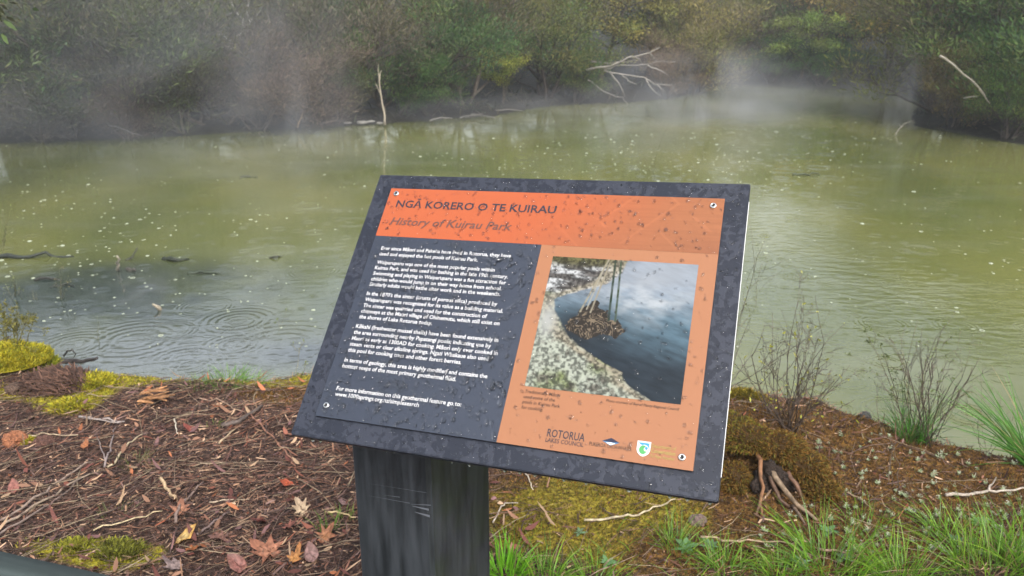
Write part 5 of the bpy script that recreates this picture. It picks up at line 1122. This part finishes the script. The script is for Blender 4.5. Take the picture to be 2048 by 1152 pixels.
wlog('looped dark twig above the log off the left moss', [(128, 712, .03), (133, 703, .08), (145, 699, .1), (151, 708, .07), (147, 716, .03)], .006, (.04, .035, .03), 'twig_loop', cat='twig')
wlog('dark floating twig on the open water above the misty middle', [(480, 356, 0), (497, 353, .012), (515, 355, 0)], .02, (.05, .055, .03))
wlog('low dark snag on the water right of the sign', [(1585, 350, 0), (1610, 348, .02), (1640, 350, 0)], .018, (.06, .07, .04))
# rain splashes and bubbles on the water: nobody could count them
mbV = []; mbQ = []; nn = 0
def in_pond(x, y): return pond_sd(x, y) < -.15
px = np.concatenate([rng.uniform(0, 2048, 420), rng.normal(1150, 260, 330), rng.normal(250, 190, 150), rng.normal(1500, 200, 170)]); py = np.concatenate([rng.uniform(262, 700, 420), rng.normal(315, 42, 330), rng.normal(470, 80, 150), rng.normal(300, 45, 170)])
W3 = np.array([atz(a_, b_, WL) for a_, b_ in zip(px, py) if 200 < b_ < 720]); k = in_pond(W3[:, 0], W3[:, 1]); W3 = W3[k]
seg = 10; th = np.arange(seg) * 2 * np.pi / seg
for i, q_ in enumerate(W3):
    dist = math.hypot(q_[0], q_[1]); r = rng.uniform(.006, .016) * (.5 + dist * .05) * (1.7 if rng.random() < .15 else 1); hgt = r * rng.uniform(.15, .4)
    if rng.random() < .45:   # a raised ring
        prof = [(1.0, -.002), (.85, hgt * .45), (.62, hgt * .4), (.5, -.002)]
    else: prof = [(1.0, -.002), (.75, hgt * .6), (.3, hgt), (.02, hgt * 1.05)]
    V = np.concatenate([np.stack([q_[0] + r * a_ * np.cos(th), q_[1] + r * a_ * np.sin(th), np.full(seg, q_[2] + h_)], 1) for a_, h_ in prof]); mbV.append(V)
    for j in range(3):
        kk = np.arange(seg); mbQ.append(np.stack([j * seg + kk, j * seg + (kk + 1) % seg, (j + 1) * seg + (kk + 1) % seg, (j + 1) * seg + kk], 1) + nn)
    nn += 4 * seg
tag(link('rain_splashes', fast_mesh('rain_splashes', np.concatenate(mbV), np.concatenate(mbQ), None, plain('splash_foam', (.32, .35, .26), .12), True)), 'small white rain splashes and bubbles dotting the pond', 'rain splashes', kind='stuff')

# ------------------------------------------------------------------ rail in the bottom left corner
m, t, p = newmat('weathered_rail'); tc = N(t, 'ShaderNodeTexCoord'); mp = N(t, 'ShaderNodeMapping'); mp.inputs['Scale'].default_value = (2, 30, 30); t.links.new(tc.outputs['Object'], mp.inputs[0])
n1 = N(t, 'ShaderNodeTexNoise', Scale=1.5, Detail=6.0); t.links.new(mp.outputs[0], n1.inputs[0]); n2 = N(t, 'ShaderNodeTexNoise', Scale=8.0, Detail=3.0); t.links.new(tc.outputs['Object'], n2.inputs[0])
c = ramp(t, n1.outputs[0], [(.3, (.022, .034, .031)), (.7, (.06, .08, .073))]); c = mixc(t, ramp(t, n2.outputs[0], [(.58, 0.0), (.66, .7)]), c, (.03, .04, .045))
t.links.new(c, p.inputs['Base Color']); p.inputs['Roughness'].default_value = .5; b = N(t, 'ShaderNodeBump', Strength=.4, Distance=.003); t.links.new(n1.outputs[0], b.inputs['Height']); t.links.new(b.outputs[0], p.inputs['Normal'])
RZ = .62; A = atz(0, 1094, RZ); Bq = atz(262, 1152, RZ); dr = Bq - A; dr /= np.linalg.norm(dr); A2 = A - dr * 1.6; L = 3.0; nv = np.array([-dr[1], dr[0], 0]); nv = nv if nv[1] < 0 else -nv
rail = empty('timber_rail', (A2[0], A2[1], 0), 'weathered green grey timber rail crossing the bottom left corner', 'rail'); rail.rotation_euler = (0, 0, math.atan2(dr[1], dr[0]))
import bmesh
def railbox(x0, x1, y0, y1, z0, z1, bev, name):
    me = rbox(x0, x1, y0, y1, z0, z1, bev); me.materials.append(m); me.polygons.foreach_set('use_smooth', np.ones(len(me.polygons), bool)); return link(name, me, rail)
railbox(0, L, -.14, 0, RZ - .05, RZ, .010, 'top_rail')
for xx in (.15, 1.55, 2.85): railbox(xx - .05, xx + .05, -.12, -.02, -.35, RZ - .05, .006, 'rail_post')

# ------------------------------------------------------------------ steam and mist
def steam(px, py, Y_, sx, sy, sz, dens, seed, dz=0.0, nscale=2.6, col=(.95, .97, .99)):
    m, t, p_ = newmat('steam'); t.nodes.remove(p_); out = t.nodes['Material Output']
    tc = N(t, 'ShaderNodeTexCoord'); vl = N(t, 'ShaderNodeVectorMath', operation='LENGTH'); t.links.new(tc.outputs['Object'], vl.inputs[0])
    fall = math_(t, 'POWER', math_(t, 'SUBTRACT', 1.0, vl.outputs['Value'], clamp=True), 1.2)
    mp = N(t, 'ShaderNodeMapping'); mp.inputs['Location'].default_value = (seed * 3.1, seed * 1.7, 0); mp.inputs['Scale'].default_value = (1, .8, .7); t.links.new(tc.outputs['Object'], mp.inputs[0])
    n_ = N(t, 'ShaderNodeTexNoise', Scale=nscale, Detail=2.5, Distortion=.4); t.links.new(mp.outputs[0], n_.inputs[0]); g = ramp(t, n_.outputs[0], [(.42, 0.0), (.7, 1.0)])
    d = math_(t, 'MULTIPLY', math_(t, 'MULTIPLY', fall, g), dens)
    v = N(t, 'ShaderNodeVolumePrincipled'); v.inputs['Color'].default_value = (*col, 1); v.inputs['Anisotropy'].default_value = .2; t.links.new(d, v.inputs['Density']); t.links.new(v.outputs[0], out.inputs['Volume'])
    import bmesh
    bm = bmesh.new(); bmesh.ops.create_icosphere(bm, subdivisions=3, radius=1); me = bpy.data.meshes.new('steam'); bm.to_mesh(me); bm.free(); me.materials.append(m)
    q_ = aty(px, py, Y_); o = link('steam', me); o.location = (q_[0], q_[1], q_[2] + dz); o.scale = (sx, sy, sz); return o
for args, lab in (((90, 185, 12.6, 5.2, 1.8, 2.4, .42, 1, 0, 2.2, (.88, .95, 1)), 'broad bluish steam drifting along the left far shore'), ((600, 190, 13.6, 1.6, 1.3, 2.6, .36, 2), 'steam column rising before the pinkish bush'), ((1410, 225, 17.5, 2.9, 2.4, 1.6, 1.3, 3, 0, 1.8), 'bright steam patch over the water at the cove'), ((1805, 195, 15.6, .45, .6, 1.2, .9, 4, 0, 1.8), 'narrow steam wisp at the tip of the right bank'), ((480, 310, 10.5, 3.4, 2.2, .8, .24, 5), 'low thin steam over the left open water'), ((1640, 200, 23, 4.5, 2.5, 1.1, .28, 6), 'low mist lying across the cove'), ((1120, 235, 15.0, 5.0, 2.2, .7, .3, 9, 0, 2.2), 'thin low mist drifting over the middle of the pond'), ((270, 600, 5.6, .5, .5, .3, .9, 7), 'small steam puff over the left shallows'), ((380, 70, 15, 3.0, 1.5, 2.0, .12, 8), 'high thin steam before the lichen pale tree')):
    tag(steam(*args), lab, 'steam', kind='stuff')
# thin even mist filling the whole valley
me = rbox(-140, 140, -70, 160, -3.5, 16); mh, t, p_ = newmat('valley_haze'); t.nodes.remove(p_); v = N(t, 'ShaderNodeVolumePrincipled'); v.inputs['Color'].default_value = (.86, .9, .93, 1); v.inputs['Density'].default_value = .0032; v.inputs['Anisotropy'].default_value = .2; t.links.new(v.outputs[0], t.nodes['Material Output'].inputs['Volume'])
me.materials.append(mh); tag(link('haze', me), 'thin pale mist filling the air over the pond', 'haze', kind='stuff')
